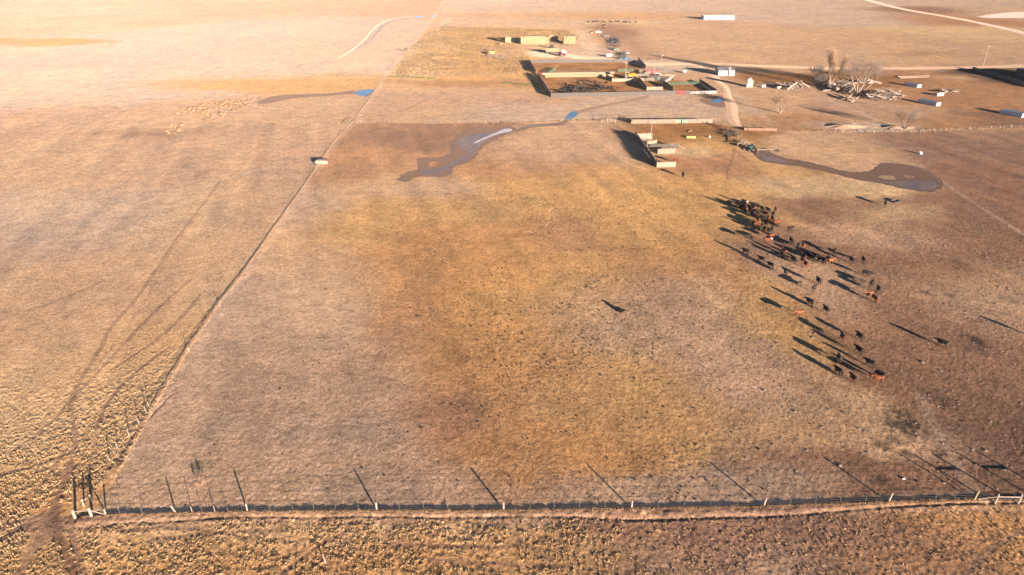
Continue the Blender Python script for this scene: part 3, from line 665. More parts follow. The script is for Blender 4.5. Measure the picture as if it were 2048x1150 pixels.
# dung and dark clods all over the pasture
def clods(name, pos, size, m, label, cat):
    r = np.random.default_rng(5); n = len(pos); z = height(pos[:, 0].copy(), pos[:, 1].copy())
    t = np.array([(math.cos(a) , math.sin(a) , 0.0) for a in [2 * math.pi * k / 6 for k in range(6)]] + [(0, 0, .38)])
    S = size[:, None, None] * r.uniform(.6, 1.3, (n, 7, 3)); S[:, :, 2] = size[:, None] * 1.0
    V = t[None] * S; V[:, :6, 2] -= .02; V += np.column_stack([pos, z + .015])[:, None, :]
    V = V.reshape(-1, 3).astype(np.float32); b = (np.arange(n) * 7)[:, None]
    F = np.concatenate([np.stack([b[:, 0] + k, b[:, 0] + (k + 1) % 6, b[:, 0] + 6], 1) for k in range(6)]).astype(np.int32)
    me = bpy.data.meshes.new(name); me.vertices.add(len(V)); me.vertices.foreach_set('co', V.ravel()); me.loops.add(F.size); me.loops.foreach_set('vertex_index', F.ravel())
    me.polygons.add(len(F)); me.polygons.foreach_set('loop_start', np.arange(0, F.size, 3, dtype=np.int32)); me.update(calc_edges=True)
    me.materials.append(m); o = bpy.data.objects.new(name, me); COL.objects.link(o); tag(o, label, cat, kind='stuff'); return o
M_DUNG = mat('dung', (.08, .05, .027), .9, .4, 2)
M_STONE = mat('pale clods', (.30, .225, .165), .9, .3, 2)
def keep_dung(x, y):
    dl, sl = poly_dist(x, y, LEFT_F); df, sf = poly_dist(x, y, FRONT_F)
    c = G(1080, 520); f = np.exp(-(((x - c.x) / 42) ** 2 + ((y - c.y) / 75) ** 2)); e = .07 * sstep(-20, 20, x)
    cl = sstep(-.15, .5, fbm(x, y, 16, 3, 81)); str_ = sstep(.1, .5, fbm(x * .4, y, 5, 3, 83))
    return (sl * dl < -2) * (sf * df > 1.5) * (y < 235) * np.clip((f * .85 + e) * (.25 + .9 * cl + .5 * str_), 0, 1)
p = scatter(-60, 140, 72, 235, 2.6, keep_dung, 84)
clods('dung', p, np.random.default_rng(85).gamma(2.0, .033, len(p)) + .055, M_DUNG, 'dark dung pats dotting the grazed pasture', 'dung')
p = scatter(30, 160, 76, 190, .35, lambda x, y: sstep(20, 60, x - (y - 90) * .1) * (.3 + .7 * sstep(0, .5, fbm(x, y, 9, 2, 88))), 86)
clods('pale_clods', p, np.random.default_rng(87).gamma(3, .04, len(p)) + .05, M_STONE, 'pale straw clods on the trampled ground right of the herd', 'clods')
M_REED = blade_mat('brown reeds', (.10, .065, .04), (.22, .145, .09))
# reeds standing out of the stream
q = []
for poly, n in ((WP[1], 2600), (WP[0], 900)):
    xs = [a[0] for a in poly]; yy = [a[1] for a in poly]
    c = np.column_stack([r2_.uniform(min(xs), max(xs), n * 5), r2_.uniform(min(yy), max(yy), n * 5)]); c = c[inside(c[:, 0], c[:, 1], poly)][:n]; q.append(c)
q = np.concatenate(q)
tufts('reeds', q, r2_.uniform(.07, .2, len(q)), r2_.uniform(.15, .35, len(q)), 5, M_REED, 'short brown reeds standing in the stream and the pond', 'reeds', .07, seed=90, sheet_z=False)
# green winter grass along the lane edge
p = along([(x, y) for x, y in W([(775, 152), (820, 154), (868, 157)])] , 9, 2.2, r2_); p2 = along(W([(1000, 165), (1045, 168), (1082, 170)]), 9, 2.0, r2_)
p = np.concatenate([p, p2])
tufts('green_grass', p, r2_.uniform(.1, .25, len(p)), r2_.uniform(.4, .7, len(p)), 6, blade_mat('green grass', (.07, .11, .03), (.18, .22, .07)), 'strip of green grass beside the far field boundary', 'green grass', .25, seed=91, sheet_z=False)

# ================================================================== FENCES
M_POST = mat('weathered post', (.25, .20, .16), .85, .3, 3, stretch=(1, 1, .2))
M_POSTG = mat('pale yellow post', (.27, .23, .12), .85, .2, 3)
M_STEEL = mat('steel post', (.12, .13, .10), .6, .3, 5, .3)
M_WIRE = mat('fence wire', (.30, .28, .27), .5, .1, 5, .6)
def post_at(f, g, h, r, m, lean=(0, 0), name='post', n=7):
    z = hz(g[0], g[1]); b = MB().tube((g[0], g[1], z - .15), (g[0] + lean[0] * h, g[1] + lean[1] * h, z + h), r * 1.05, r * .92, n)
    return b.build(name, m, f)
def wires(f, a, b, hs, r=.008):
    for h in hs: MB().tube((a[0], a[1], hz(*a[:2]) + h), (b[0], b[1], hz(*b[:2]) + h), r, r, 3).build('wire', M_WIRE, f)
# near fence
F1 = thing('wire_fence', 'near wire fence with pale wooden posts across the foot of the pasture', 'fence')
WOOD = [(353, 1025.5, .10, 1.35, -.42), (495, 1022.5, .11, 1.55, 0), (753.5, 1020.5, .13, 1.5, 0), (1007, 1019.5, .15, 1.55, .0), (1263, 1017, .13, 1.6, .0), (1527, 1012, .14, 1.6, .12), (1777, 1003, .15, 1.65, .12)]
for px, py, r, h, ln in WOOD: post_at(F1, G(px, py), h, r, M_POST, (ln, 0))
prev = 212
for px in (240, 285, 385, 405, 430, 456, 540, 586, 628, 672, 718, 800, 848, 896, 944, 1060, 1108, 1158, 1210, 1315, 1368, 1420, 1474, 1580, 1630, 1680, 1730, 1825, 1870, 1908):
    py = np.interp(px, [150, 490, 753, 1007, 1263, 1527, 1778, 1945], [1030, 1023, 1021, 1020, 1017, 1012, 1003, 998])
    thick = px in (385, 430)
    post_at(F1, G(px, py), 1.25, .05 if thick else .028, M_POST if thick else M_STEEL, (random.uniform(-.06, .02), 0), 'steel_post' if not thick else 'post', 5)
pts = [(212, 1029), (495, 1022.5), (753.5, 1020.5), (1007, 1019.5), (1263, 1017), (1527, 1012), (1777, 1003), (1950, 998)]
for a, b in zip(pts[:-1], pts[1:]): wires(F1, G(*a), G(*b), (.35, .7, 1.05, 1.3))
# corner brace, lower left
BR = thing('corner_brace', 'wooden corner brace of thick posts and rails where the two near fences meet', 'fence brace')
c1, c2, c3, c4 = G(150.5, 1036), G(183.5, 1033), G(212, 1029.5), G(168, 1012)
for g, r, h in ((c1, .19, 1.6), (c2, .20, 1.6), (c3, .11, 1.1), (c4, .13, 1.35)): post_at(BR, g, h, r, M_POST)
z1 = Vector((0, 0, 1.2)); z2 = Vector((0, 0, .05)); zt = Vector((0, 0, 1.0))
MB().tube(c1 + z1, c2 + z1, .07).build('rail', M_POST, BR); MB().tube(c2 + z1, c3 + z2, .06).build('rail', M_POST, BR)
MB().tube(c4 + zt, G(181, 1006) + Vector((0, 0, 1.1)), .05).build('rail', M_POST, BR); post_at(BR, G(184, 1004.5), 1.5, .11, M_POST)
MB().tube(G(184, 1004.5) + Vector((0, 0, 1.2)), G(175, 990) + Vector((0, 0, .5)), .08).build('rail', M_POST, BR)
# right end brace
BR2 = thing('fence_brace', 'wooden brace with pale posts and level rail at the right end of the near fence', 'fence brace')
d1, d2, d3, d4, d5 = G(1948, 1000), G(1989, 1007), G(2035, 1008), G(2085, 1004), G(2135, 1004)
post_at(BR2, d1, 1.75, .12, M_POSTG, (.12, 0))
for d in (d2, d3, d4, d5): post_at(BR2, d, 1.85, .15, M_POST, (.04, 0))
for a, b in ((d2, d3), (d4, d5)): MB().tube(a + Vector((0, 0, 1.35)), b + Vector((0, 0, 1.35)), .075).build('rail', M_POST, BR2)
MB().tube(d1 + Vector((.6, 0, .2)), d2 + Vector((0, 0, 1.35)), .06).build('rail', M_POST, BR2)
for a, b in ((d1, d2), (d2, d3), (d3, d4), (d4, d5)): wires(BR2, a, b, (.35, .7, 1.05, 1.35))
# long left fence
F2 = thing('wire_fence', 'long wire fence running away between the left field and the pasture', 'fence')
LP = [(220, 922, .08), (238, 900, .07), (260, 872, .08), (279, 848, .07), (294, 827, .08), (300, 817, .07), (377, 704, .08), (441, 613, .09), (495, 539, .09), (539, 474, .09), (576, 423, .09), (606, 380, .1), (632, 343, .08), (656, 311, .1), (672, 285, .08), (691, 262, .09), (708, 243, .12), (724, 221, .09), (737, 203, .09), (750, 183, .11), (757, 170, .09), (768, 156, .12), (790, 131, .1), (806, 113, .1), (824, 93, .1), (842, 70, .1), (858, 48, .1), (872, 28, .1)]
for i, (px, py, r) in enumerate(LP):
    post_at(F2, G(px, py), 1.35 if py > 200 else 1.7, r, M_POST, (-.12 if py > 800 else random.uniform(-.08, .02), random.uniform(-.05, .05)))
for a, b in zip([(184, 1004)] + [q[:2] for q in LP[:-1]], [q[:2] for q in LP]): wires(F2, G(*a), G(*b), (.45, .85, 1.2), .008 if a[1] > 400 else .012)
# braces where the fence across the middle leaves it
BR3 = thing('fence_brace', 'grey wooden brace where the middle fence leaves the long fence', 'fence brace')
e = [G(*q) for q in ((700, 248), (708, 242), (716, 247), (696, 254), (723, 247))]
for g in e: post_at(BR3, g, 1.7, .13, M_POST)
for a, b in ((0, 1), (1, 2), (3, 0), (2, 4)): MB().tube(e[a] + Vector((0, 0, 1.4)), e[b] + Vector((0, 0, 1.4)), .08).build('rail', M_POST, BR3)
# fence across the middle, then right fence
def small_fence(pts, n, label, h=1.3, r=.07, jx=3, wr=.012):
    f = thing('wire_fence', label, 'fence'); prevg = None
    L_ = len(pts) - 1
    for i in range(n + 1):
        t = i / n * L_; k = min(int(t), L_ - 1); u = t - k
        g = G(pts[k][0] + (pts[k + 1][0] - pts[k][0]) * u + random.uniform(-jx, jx) * (0 < i < n), pts[k][1] + (pts[k + 1][1] - pts[k][1]) * u)
        post_at(f, g, h * random.uniform(.85, 1.15), r * random.uniform(.8, 1.3), M_POST, (random.uniform(-.1, .1), 0), n=5)
        if prevg is not None: wires(f, prevg, g, (.5, 1.1), wr)
        prevg = g
    return f
small_fence([(712, 246), (905, 246), (1060, 243), (1195, 239)], 17, 'low wire fence between the pasture and the pale flat below the stock pens')
small_fence([(1670, 265), (1820, 266), (1900, 262), (2060, 254)], 24, 'wire fence with thin posts below the farmyard on the right', 1.4, .08)
small_fence([(120, 163), (200, 162), (380, 160), (560, 159), (760, 157)], 20, 'far wire fence with thin posts ending at the long fence', 1.6, .09, 6, .015)
small_fence([(130, 160), (190, 124), (200, 122), (310, 120), (500, 117), (690, 115)], 17, 'farther wire fence bending round the pale far field', 1.6, .09, 6, .015)
small_fence([(950, 0), (938, 40), (925, 80), (905, 130), (896, 152)], 9, 'thin wire fence through the weedy lot', 1.5, .08, 1, .015)
small_fence([(1470, 2), (1540, 26), (1610, 48)], 6, 'far wire fence slanting towards the long pale barn', 1.5, .12, 2, .03)
small_fence([(1740, 6), (1850, 33), (1960, 57), (2060, 78)], 12, 'roadside wire fence below the gravel road', 1.5, .10, 3, .03)
small_fence([(780, 153), (900, 152), (1045, 151)], 12, 'low fence along the foot of the weedy lot', 1.3, .08, 2, .02)
# ================================================================== CATTLE
M_BLACK = mat('black hide', (.008, .0065, .006), .75, .4, 4)
M_GREYH = mat('dusty black hide', (.026, .020, .017), .8, .4, 4)
M_RED = mat('red hide', (.11, .032, .011), .7, .35, 4)
M_DRED = mat('dark red hide', (.045, .015, .008), .7, .35, 4)
M_ORANGE = mat('light red hide', (.13, .045, .014), .7, .3, 4)
def face_mat(name, base):
    m = mat(name, base, .75, .35, 4); N, L = nt(m); b = N['Principled BSDF']
    if 'wf' in m: return m
    m['wf'] = 1
    src = b.inputs['Base Color'].links[0].from_socket
    tc = N.new('ShaderNodeTexCoord'); sx = N.new('ShaderNodeSeparateXYZ'); L.new(tc.outputs['Object'], sx.inputs[0])
    gt = N.new('ShaderNodeMath'); gt.operation = 'GREATER_THAN'; gt.inputs[1].default_value = 1.02; L.new(sx.outputs[0], gt.inputs[0])
    mx = N.new('ShaderNodeMix'); mx.data_type = 'RGBA'; L.new(gt.outputs[0], mx.inputs[0]); L.new(src, mx.inputs[6]); mx.inputs[7].default_value = (.75, .70, .62, 1)
    L.new(mx.outputs[2], b.inputs['Base Color']); return m
M_BWF = face_mat('black white face', (.014, .011, .010)); M_RWF = face_mat('red white face', (.10, .03, .011))
M_HOOF = mat('hoof horn', (.05, .04, .03), .5)

def loft(b, rings, n=12):
    """rings: (centre, forward dir, half width, half height)"""
    base = len(b.v); vs = []
    for c, f, w, h in rings:
        c = Vector(c); f = Vector(f).normalized(); side = Vector((0, 1, 0)); up = f.cross(side).normalized() * -1
        if up.z < 0 and abs(f.z) < .9: up = -up
        for k in range(n):
            a = 2 * math.pi * k / n
            vs.append(c + side * (w * math.cos(a)) + up * (h * math.sin(a)))
    m = len(rings)
    fs = [(i * n + k, i * n + (k + 1) % n, (i + 1) * n + (k + 1) % n, (i + 1) * n + k) for i in range(m - 1) for k in range(n)]
    fs += [tuple(range(n - 1, -1, -1)), tuple((m - 1) * n + k for k in range(n))]
    b.raw(vs, fs)
def limb(b, pts, n=8):
    for (p, r), (q, s) in zip(pts[:-1], pts[1:]):
        b.tube(p, q, r, s, n); b.ell(q, (s * 1.02,) * 3, 8, 5)
def cow_mesh(pose):
    b = MB()
    dz = -.62 if pose == 'lying' else 0
    T = lambda x, y, z: (x, y, z + dz)
    # trunk: rump (x=-0.85) to brisket (x=0.65), deep chest narrowing to the flank
    loft(b, [(T(-.95, 0, 1.13), (1, 0, 0), .10, .12), (T(-.88, 0, 1.10), (1, 0, 0), .23, .25), (T(-.70, 0, 1.06), (1, 0, 0), .285, .31), (T(-.45, 0, 1.02), (1, 0, 0), .30, .33),
             (T(-.10, 0, .97), (1, 0, 0), .345, .37), (T(.20, 0, .95), (1, 0, 0), .34, .385), (T(.45, 0, .96), (1, 0, 0), .28, .385), (T(.64, 0, 1.00), (1, 0, .1), .22, .34), (T(.78, 0, 1.06), (1, 0, .2), .15, .25)], 14)
    if pose == 'graze':
        nk = [((.66, 0, 1.10), .20, .27), ((.85, 0, .95), .15, .22), ((1.02, 0, .70), .12, .17), ((1.10, 0, .52), .10, .14)]; hd = ((1.08, 0, .50), (.25, 0, -1))
    elif pose == 'up' or pose == 'lying':
        nk = [((.62, 0, 1.08), .20, .28), ((.82, 0, 1.22), .15, .22), ((.98, 0, 1.38), .12, .17), ((1.06, 0, 1.46), .11, .14)]; hd = ((1.06, 0, 1.44), (1, 0, -.5))
    else:
        nk = [((.62, 0, 1.06), .20, .28), ((.85, 0, 1.08), .15, .22), ((1.04, 0, 1.12), .12, .17), ((1.14, 0, 1.12), .11, .14)]; hd = ((1.12, 0, 1.12), (1, 0, -.35))
    d = [Vector(nk[min(i + 1, 3)][0]) - Vector(nk[max(i - 1, 0)][0]) for i in range(4)]
    loft(b, [(T(*c), dd, w, h) for (c, w, h), dd in zip(nk, d)], 12)
    h0 = Vector(hd[0]); hf = Vector(hd[1]).normalized()
    loft(b, [(T(*(h0 + hf * s)), hf, w, h) for s, w, h in ((-.10, .07, .08), (-.02, .115, .135), (.12, .125, .14), (.25, .10, .115), (.38, .075, .085), (.46, .075, .075), (.50, .045, .05))], 10)
    up = hf.cross(Vector((0, 1, 0))).normalized(); up = up if up.z > 0 or (pose == 'graze' and up.x > 0) else -up
    for s in (1, -1):   # ears
        p0 = h0 + hf * .02 + Vector((0, s * .10, 0)) + up * .06
        b.tube(T(*p0), T(*(p0 + Vector((0, s * .17, 0)) - hf * .03)), .05, .02, 6)
    if pose == 'lying':
        b.ell((-.1, 0, .28), (.85, .42, .30), 14, 8)
        for s in (1, -1):
            limb(b, [((-.62, s * .28, .30), .17), ((-.15, s * .42, .16), .11), ((-.55, s * .44, .07), .055), ((-.38, s * .46, .05), .05)])
            limb(b, [((.50, s * .20, .30), .12), ((.72, s * .26, .14), .08), ((.40, s * .28, .06), .05)])
    else:
        sw = {'walk': (.20, -.16, -.20, .16), 'up': (.03, -.04, .02, -.05), 'graze': (.14, -.10, .04, -.08), 'stand': (0, .04, -.04, .03)}[pose]
        for s, a in ((1, sw[0]), (-1, sw[1])):      # fore legs: elbow, knee, fetlock, hoof
            limb(b, [((.48, s * .17, .88), .14), ((.50 + a * .4, s * .17, .66), .095), ((.52 + a * .9, s * .16, .38), .060), ((.51 + a * 1.1, s * .16, .13), .044), ((.54 + a * 1.2, s * .16, .02), .062)])
        for s, a in ((1, sw[2]), (-1, sw[3])):      # hind legs: hip, stifle forward, hock back, fetlock, hoof
            limb(b, [((-.68, s * .17, 1.00), .19), ((-.55 + a * .3, s * .19, .74), .135), ((-.80 + a * .8, s * .17, .47), .068), ((-.77 + a * 1.0, s * .16, .14), .048), ((-.73 + a * 1.15, s * .16, .02), .062)])
    # tail
    tp = [(-.97, 0, 1.24), (-1.06, 0, 1.08), (-1.08, 0, .80), (-1.07, .02, .55)]
    if pose == 'lying': tp = [(-.97, 0, .62), (-1.1, 0, .4), (-1.12, .1, .15), (-1.1, .25, .08)]
    limb(b, [(tp[0], .045), (tp[1], .032), (tp[2], .025), (tp[3], .05)], 6)
    me = bpy.data.meshes.new('cow'); me.from_pydata(b.v, [], b.f); me.update()
    o = bpy.data.objects.new('tmp', me); COL.objects.link(o)
    rm = o.modifiers.new('r', 'REMESH'); rm.mode = 'VOXEL'; rm.voxel_size = .038; rm.use_smooth_shade = True
    sm = o.modifiers.new('s', 'SMOOTH'); sm.iterations = 3; sm.factor = .5
    dg = bpy.context.evaluated_depsgraph_get(); ev = o.evaluated_get(dg)
    out = bpy.data.meshes.new_from_object(ev); out.name = 'cow_' + pose
    bpy.data.objects.remove(o); out.polygons.foreach_set('use_smooth', [True] * len(out.polygons))
    return out
CM = {p: cow_mesh(p) for p in ('stand', 'up', 'graze', 'walk', 'lying')}
_cc = {}
def cow(px, py, head, pose, m, label, group, scale=1.0, name='cow', z=.8, cat='cow'):
    key = (pose, m.name)
    if key not in _cc:
        me = CM[pose].copy(); me.materials.clear(); me.materials.append(m); _cc[key] = me
    g = G(px, py, z * scale)
    o = bpy.data.objects.new(name, _cc[key]); COL.objects.link(o)
    o.location = (g.x, g.y, hz(g.x, g.y) - .02); hr = math.radians(head); hr = math.atan2(math.sin(hr) * 2.3, math.cos(hr))
    o.rotation_euler = (0, 0, hr); o.scale = (scale * 1.06, scale * 1.32, scale * 1.2)
    tag(o, label, cat, group); return o
HERD = 'cattle of the loose herd in the near pasture'
K, GR, RD, DR, OR, KW, RW = M_BLACK, M_GREYH, M_RED, M_DRED, M_ORANGE, M_BWF, M_RWF
CN = {K.name: 'black', GR.name: 'dusty black', RD.name: 'red brown', DR.name: 'dark red', OR.name: 'orange red', KW.name: 'black white faced', RW.name: 'red white faced'}
# (px, py, heading deg: 0 = right, 90 = away, 180 = left, 270 = towards us, pose, colour, label)
SINGLE = [
 (1885, 686, 155, 'walk', K, 'black cow walking alone at the far right of the pasture'),
 (1756, 757, 176, 'walk', RD, 'red brown cow lowest at the right of the herd, overlapping a black cow'),
 (1760, 749, 150, 'graze', K, 'black cow right behind the lowest red brown cow'),
 (1706.5, 757, 110, 'walk', DR, 'dark red cow lowest of the herd, left of the red brown and black pair'),
 (1676.5, 742, 120, 'stand', K, 'black cow lowest at the left of the herd, standing in a long shadow'),
 (1740, 725.5, 150, 'stand', K, 'black cow standing just above the lowest pair of cows'),
 (1678, 716, 60, 'graze', GR, 'dusty grey black cow turned away, above the lowest black cow'),
 (1718, 700, 120, 'walk', K, 'black cow walking away below the two cows with parallel shadows'),
 (1685, 674, 75, 'stand', DR, 'dark red cow seen from behind, left one of the two with parallel shadows'),
 (1719, 672, 110, 'walk', K, 'black and red cow, right one of the two with parallel shadows'),
 (1598.5, 626, 185, 'walk', OR, 'orange red cow standing side on at the left edge of the herd'),
 (1619, 603.5, 145, 'walk', K, 'black cow side on in the shadow of the cow to its lower right'),
 (1652, 619, 100, 'stand', K, 'black cow seen from behind, right of the side on black cow'),
 (1738, 588, 185, 'walk', OR, 'orange red cow with a very long dark shadow, beside a grazing cow'),
 (1750, 597, 290, 'graze', RD, 'red cow with its head down in front of the long shadowed orange cow'),
 (1757, 579, 70, 'stand', GR, 'dusty cow turned away above the long shadowed orange cow'),
 (1744, 566, 25, 'graze', K, 'black cow grazing alone above the dusty cow on the right of the herd'),
 (1733, 547, 340, 'walk', K, 'black cow walking down to the right, highest of the right hand group'),
 (1629, 575.5, 30, 'stand', GR, 'dusty cow broadside, lower of two cows with parallel shadows in the middle'),
 (1637, 561.5, 95, 'stand', K, 'black cow seen from behind, upper of two cows with parallel shadows in the middle'),
 (1703, 520, 100, 'stand', K, 'black cow right of the tight knot of cattle'),
 (1727, 520, 80, 'stand', K, 'black cow farthest right behind the knot of cattle'),
 (1670, 503, 45, 'stand', GR, 'dusty cow turned away above the knot of cattle'),
 (1662, 522, 5, 'walk', OR, 'orange red cow at the right end of the knot of cattle'),
 (1611.5, 529, 95, 'stand', RD, 'red cow seen from behind at the lower end of the middle group'),
 (1571, 544, 65, 'stand', GR, 'dusty dark cow, lowest of the three cows in a slanting line'),
 (1541, 530, 150, 'walk', K, 'black cow in the middle of the slanting line of three'),
 (1523, 518, 150, 'walk', K, 'black cow first in the slanting line of three'),
 (1491, 502.5, 150, 'stand', K, 'black cow farthest left below the dense herd'),
 (1496, 473.5, 190, 'walk', K, 'black cow facing left just below the dense herd'),
 (1534, 481, 0, 'walk', RW, 'red cow with a white face standing below the dense herd'),
 (1582.5, 481, 100, 'up', K, 'black cow with raised head right below the dense herd'),
 (1581.5, 457, 5, 'walk', K, 'black cow facing right, alone at the right of the dense herd'),
 (1553.5, 445, 350, 'walk', RD, 'red brown cow facing right at the right edge of the dense herd'),
 (1543.5, 472, 10, 'stand', RD, 'red brown cow side on at the lower edge of the dense herd'),
 (1507, 445, 60, 'walk', OR, 'bright orange cow at the left edge of the dense herd'),
 (1488, 403.5, 330, 'stand', KW, 'black cow with a white face at the top of the dense herd'),
 (1459, 407, 150, 'graze', K, 'black cow farthest left at the top of the dense herd'),
 (1477.5, 409, 160, 'graze', K, 'small dark cow between the top left cow and the white faced one'),
 (1551, 419.5, 55, 'stand', GR, 'dusty cow at the upper right corner of the dense herd'),
 (1366, 350, 250, 'up', K, 'black cow standing alone below the ruined corral'),
 (1351.5, 321.5, 180, 'walk', RD, 'red brown cow behind the lowest board panel of the ruined corral'),
 (1770.5, 407, 45, 'stand', K, 'black cow standing beside the feed trough below the pond'),
 (1240, 620, 330, 'lying', K, 'black cow lying alone in the middle of the empty pasture'),
]
for px, py, hd_, po, m, lb in SINGLE:
    cow(px, py, hd_ + random.uniform(-6, 6), po, m, lb, HERD, random.uniform(.96, 1.07), z=.35 if po == 'lying' else .8)
DENSE = [(1491.8, 418, 80, RD), (1495.7, 428, 10, K), (1507.4, 415, 120, RD), (1514, 412, 30, K), (1524.5, 418, 95, K), (1536, 420, 120, K), (1546.5, 429, 80, GR), (1544.5, 438, 85, K), (1532, 428, 150, DR),
 (1536.7, 437, 60, OR), (1515.7, 439, 110, RD), (1525.5, 447.5, 40, DR), (1515.7, 455, 170, RD), (1523.5, 458, 10, K), (1531.3, 459, 80, RD), (1537, 461, 100, K), (1544, 459, 60, GR), (1483.5, 413, 150, K), (1501, 419, 100, K), (1517.7, 426, 20, K), (1531, 448, 140, K), (1506, 427, 100, K), (1526, 436, 170, K), (1512, 448, 30, RD)]
for px, py, hd_, m in DENSE:
    cow(px, py, hd_ + random.uniform(-10, 10), random.choice(['stand', 'up', 'graze', 'stand']), m, f'{CN[m.name]} cow packed inside the dense upper herd among other cattle', f'{CN[m.name]} cows inside the dense upper herd', random.uniform(.94, 1.08))
KNOT = [(1568, 503, 110, RD), (1564, 509, 80, K), (1587, 519, 110, K), (1607, 514, 120, DR), (1615, 508, 100, K), (1596.5, 492, 40, K), (1606.5, 491, 60, RD), (1641, 519, 160, K), (1648, 522, 60, K), (1657.5, 515, 30, GR), (1633, 513, 140, K), (1625, 516, 120, K), (1605, 521, 95, RD)]
for px, py, hd_, m in KNOT:
    cow(px, py, hd_ + random.uniform(-10, 10), random.choice(['stand', 'up', 'graze']), m, f'{CN[m.name]} cow in the loose knot of cattle below the dense herd', f'{CN[m.name]} cows in the knot below the dense herd', random.uniform(.94, 1.06))
def c12(l): return [(1100 + a / 12.8, 150 + b / 12.8) for a, b in l]
PEN = c12([(400, 235), (720, 180), (1150, 158), (1010, 155), (1440, 200), (1290, 205), (870, 225), (930, 255), (680, 290), (560, 315), (760, 290), (840, 290), (500, 380), (460, 450), (700, 390), (780, 340), (890, 380), (1000, 378), (1080, 370), (1240, 360), (1300, 355), (880, 455), (1020, 450), (1170, 250), (1240, 265), (1350, 300), (1500, 320), (1550, 345), (700, 430), (640, 345), (590, 390), (380, 410), (280, 400), (940, 250), (1120, 350), (540, 470), (1180, 375), (820, 460), (730, 330)])
PEN += [(px + random.uniform(-4, 4), py + random.uniform(-1.6, 1.6)) for px, py in PEN[8:30]]
for px, py in PEN:
    cow(px, py, random.choice([150, 170, 10, 30, 190, 340]) + random.uniform(-20, 20), random.choice(['stand', 'up', 'graze', 'walk']), random.choice([K, K, K, GR]), 'black cow standing with others on the bare soil of the lower stock pen', 'black cattle in the lower stock pen', random.uniform(.9, 1.1))
for px, py, m in ((1147.5, 182, RD), (1137.5, 185.5, RD), (1181.5, 172, OR), (1150, 186, DR), (1169, 184, DR)):
    cow(px, py, random.uniform(0, 360), 'stand', m, f'{CN[m.name]} cow among the black cattle in the lower stock pen', f'{CN[m.name]} cattle among the black ones in the lower stock pen')
cow(1237, 177, 170, 'walk', DR, 'dark red cow apart at the right of the lower stock pen', HERD)
cow(1243, 182.3, 20, 'walk', OR, 'orange calf colored cow apart at the right of the lower stock pen', HERD, .9)
cow(1108, 183, 90, 'stand', DR, 'small dark cow alone at the left wall of the lower stock pen', HERD, .8)
for px in (1176, 1185, 1189, 1194, 1205, 1209, 1218, 1223, 1232, 1237, 1248, 1252, 1259, 1271):
    cow(px, 43.2 + random.uniform(-.7, .7) + (px - 1176) * .005, random.choice([0, 180]) + random.uniform(-25, 25), random.choice(['stand', 'graze']), random.choice([K, K, DR, GR]), 'dark cow in the far line of cattle on the golden stubble', 'far line of cattle on the stubble', 1.1)
for px, py in ((1205, 50.5), (1209, 50.2), (1206, 56)):
    cow(px, py, 180, 'stand', K, 'dark cow behind the white pickup on the far lane', 'cattle behind the white pickup')
# ================================================================== BOARD WALLS, PENS
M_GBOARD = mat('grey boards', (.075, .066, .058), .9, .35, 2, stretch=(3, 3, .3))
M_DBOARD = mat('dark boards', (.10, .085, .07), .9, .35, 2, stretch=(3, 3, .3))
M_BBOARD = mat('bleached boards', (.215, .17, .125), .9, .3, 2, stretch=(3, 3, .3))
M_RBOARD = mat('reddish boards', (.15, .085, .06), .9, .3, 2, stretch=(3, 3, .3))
M_GREEN = mat('green paint', (.035, .095, .045), .5, .3, 2)
M_REDP = mat('red paint', (.25, .03, .026), .5, .25, 2)
M_ORP = mat('orange paint', (.48, .16, .03), .5, .25, 2)
M_YEL = mat('yellow paint', (.55, .27, .02), .45, .2, 2)
M_WHITE = mat('white paint', (.46, .44, .41), .5, .1, 2)
M_CREAMW = mat('cream wall', (.36, .32, .26), .7, .1, 2)
M_ROOFG = mat('grey metal roof', (.17, .18, .20), .45, .15, 2, .3)
M_BLK = mat('black rubber', (.02, .02, .022), .7, .3, 4)
M_GLASS = mat('dark glass', (.02, .03, .04), .1, .1, 2)
M_CONC = mat('pale concrete', (.27, .215, .16), .9, .2, 2)
M_CONC2 = mat('tan concrete', (.24, .165, .10), .9, .2, 2)
M_GALV = mat('galvanised steel', (.34, .34, .33), .4, .25, 4, .5)
M_DSTEEL = mat('dark steel', (.07, .07, .075), .5, .3, 4, .4)
M_BLUE = mat('blue plastic', (.10, .28, .48), .4, .15, 2)
M_TEAL = mat('teal tank', (.018, .065, .075), .4, .15, 2)
M_LBLUE = mat('pale blue paint', (.36, .52, .60), .4, .15, 2)

def V2(p, py=None): return G(*p)
def board_wall(name, a, b, h, m, label, cat='fence', gap=.0, th=.06, post=M_POST, lean=0, group=None, posts=True, bw=.24, jag=.05, top=True, lines=0):
    """vertical boards nailed to rails between posts; a, b in surveyed pixels"""
    A, B = G(*a), G(*b); d = B - A; L_ = d.length; rz = math.atan2(d.y, d.x)
    t = thing(name, label, cat, (A.x, A.y, 0), rz, group); bd = MB(); n = max(2, int(L_ / (bw + gap)))
    st = L_ / n
    for k in range(n):
        if random.random() < .015: continue
        hh = h * (1 + random.uniform(-jag, jag)); w = (st - gap) * .98
        bd.box(((k + .5) * st, lean * h * .5 + random.uniform(-.01, .01), .05 + hh / 2), (w, th * .6, hh), random.uniform(-.02, .02), -lean)
    bd.build('boards', m, t)
    for z in (.25, h * .55, h * .9): MB().box((L_ / 2, .075, z), (L_, .05, .12)).build('rail', post, t)
    if posts:
        np_ = max(1, min(24, int(L_ / 4)))
        for k in range(np_ + 1): MB().tube((k * L_ / np_, .19, -.1), (k * L_ / np_, .19, h * 1.1), .09, .08, 6).build('post', post, t)
    return t
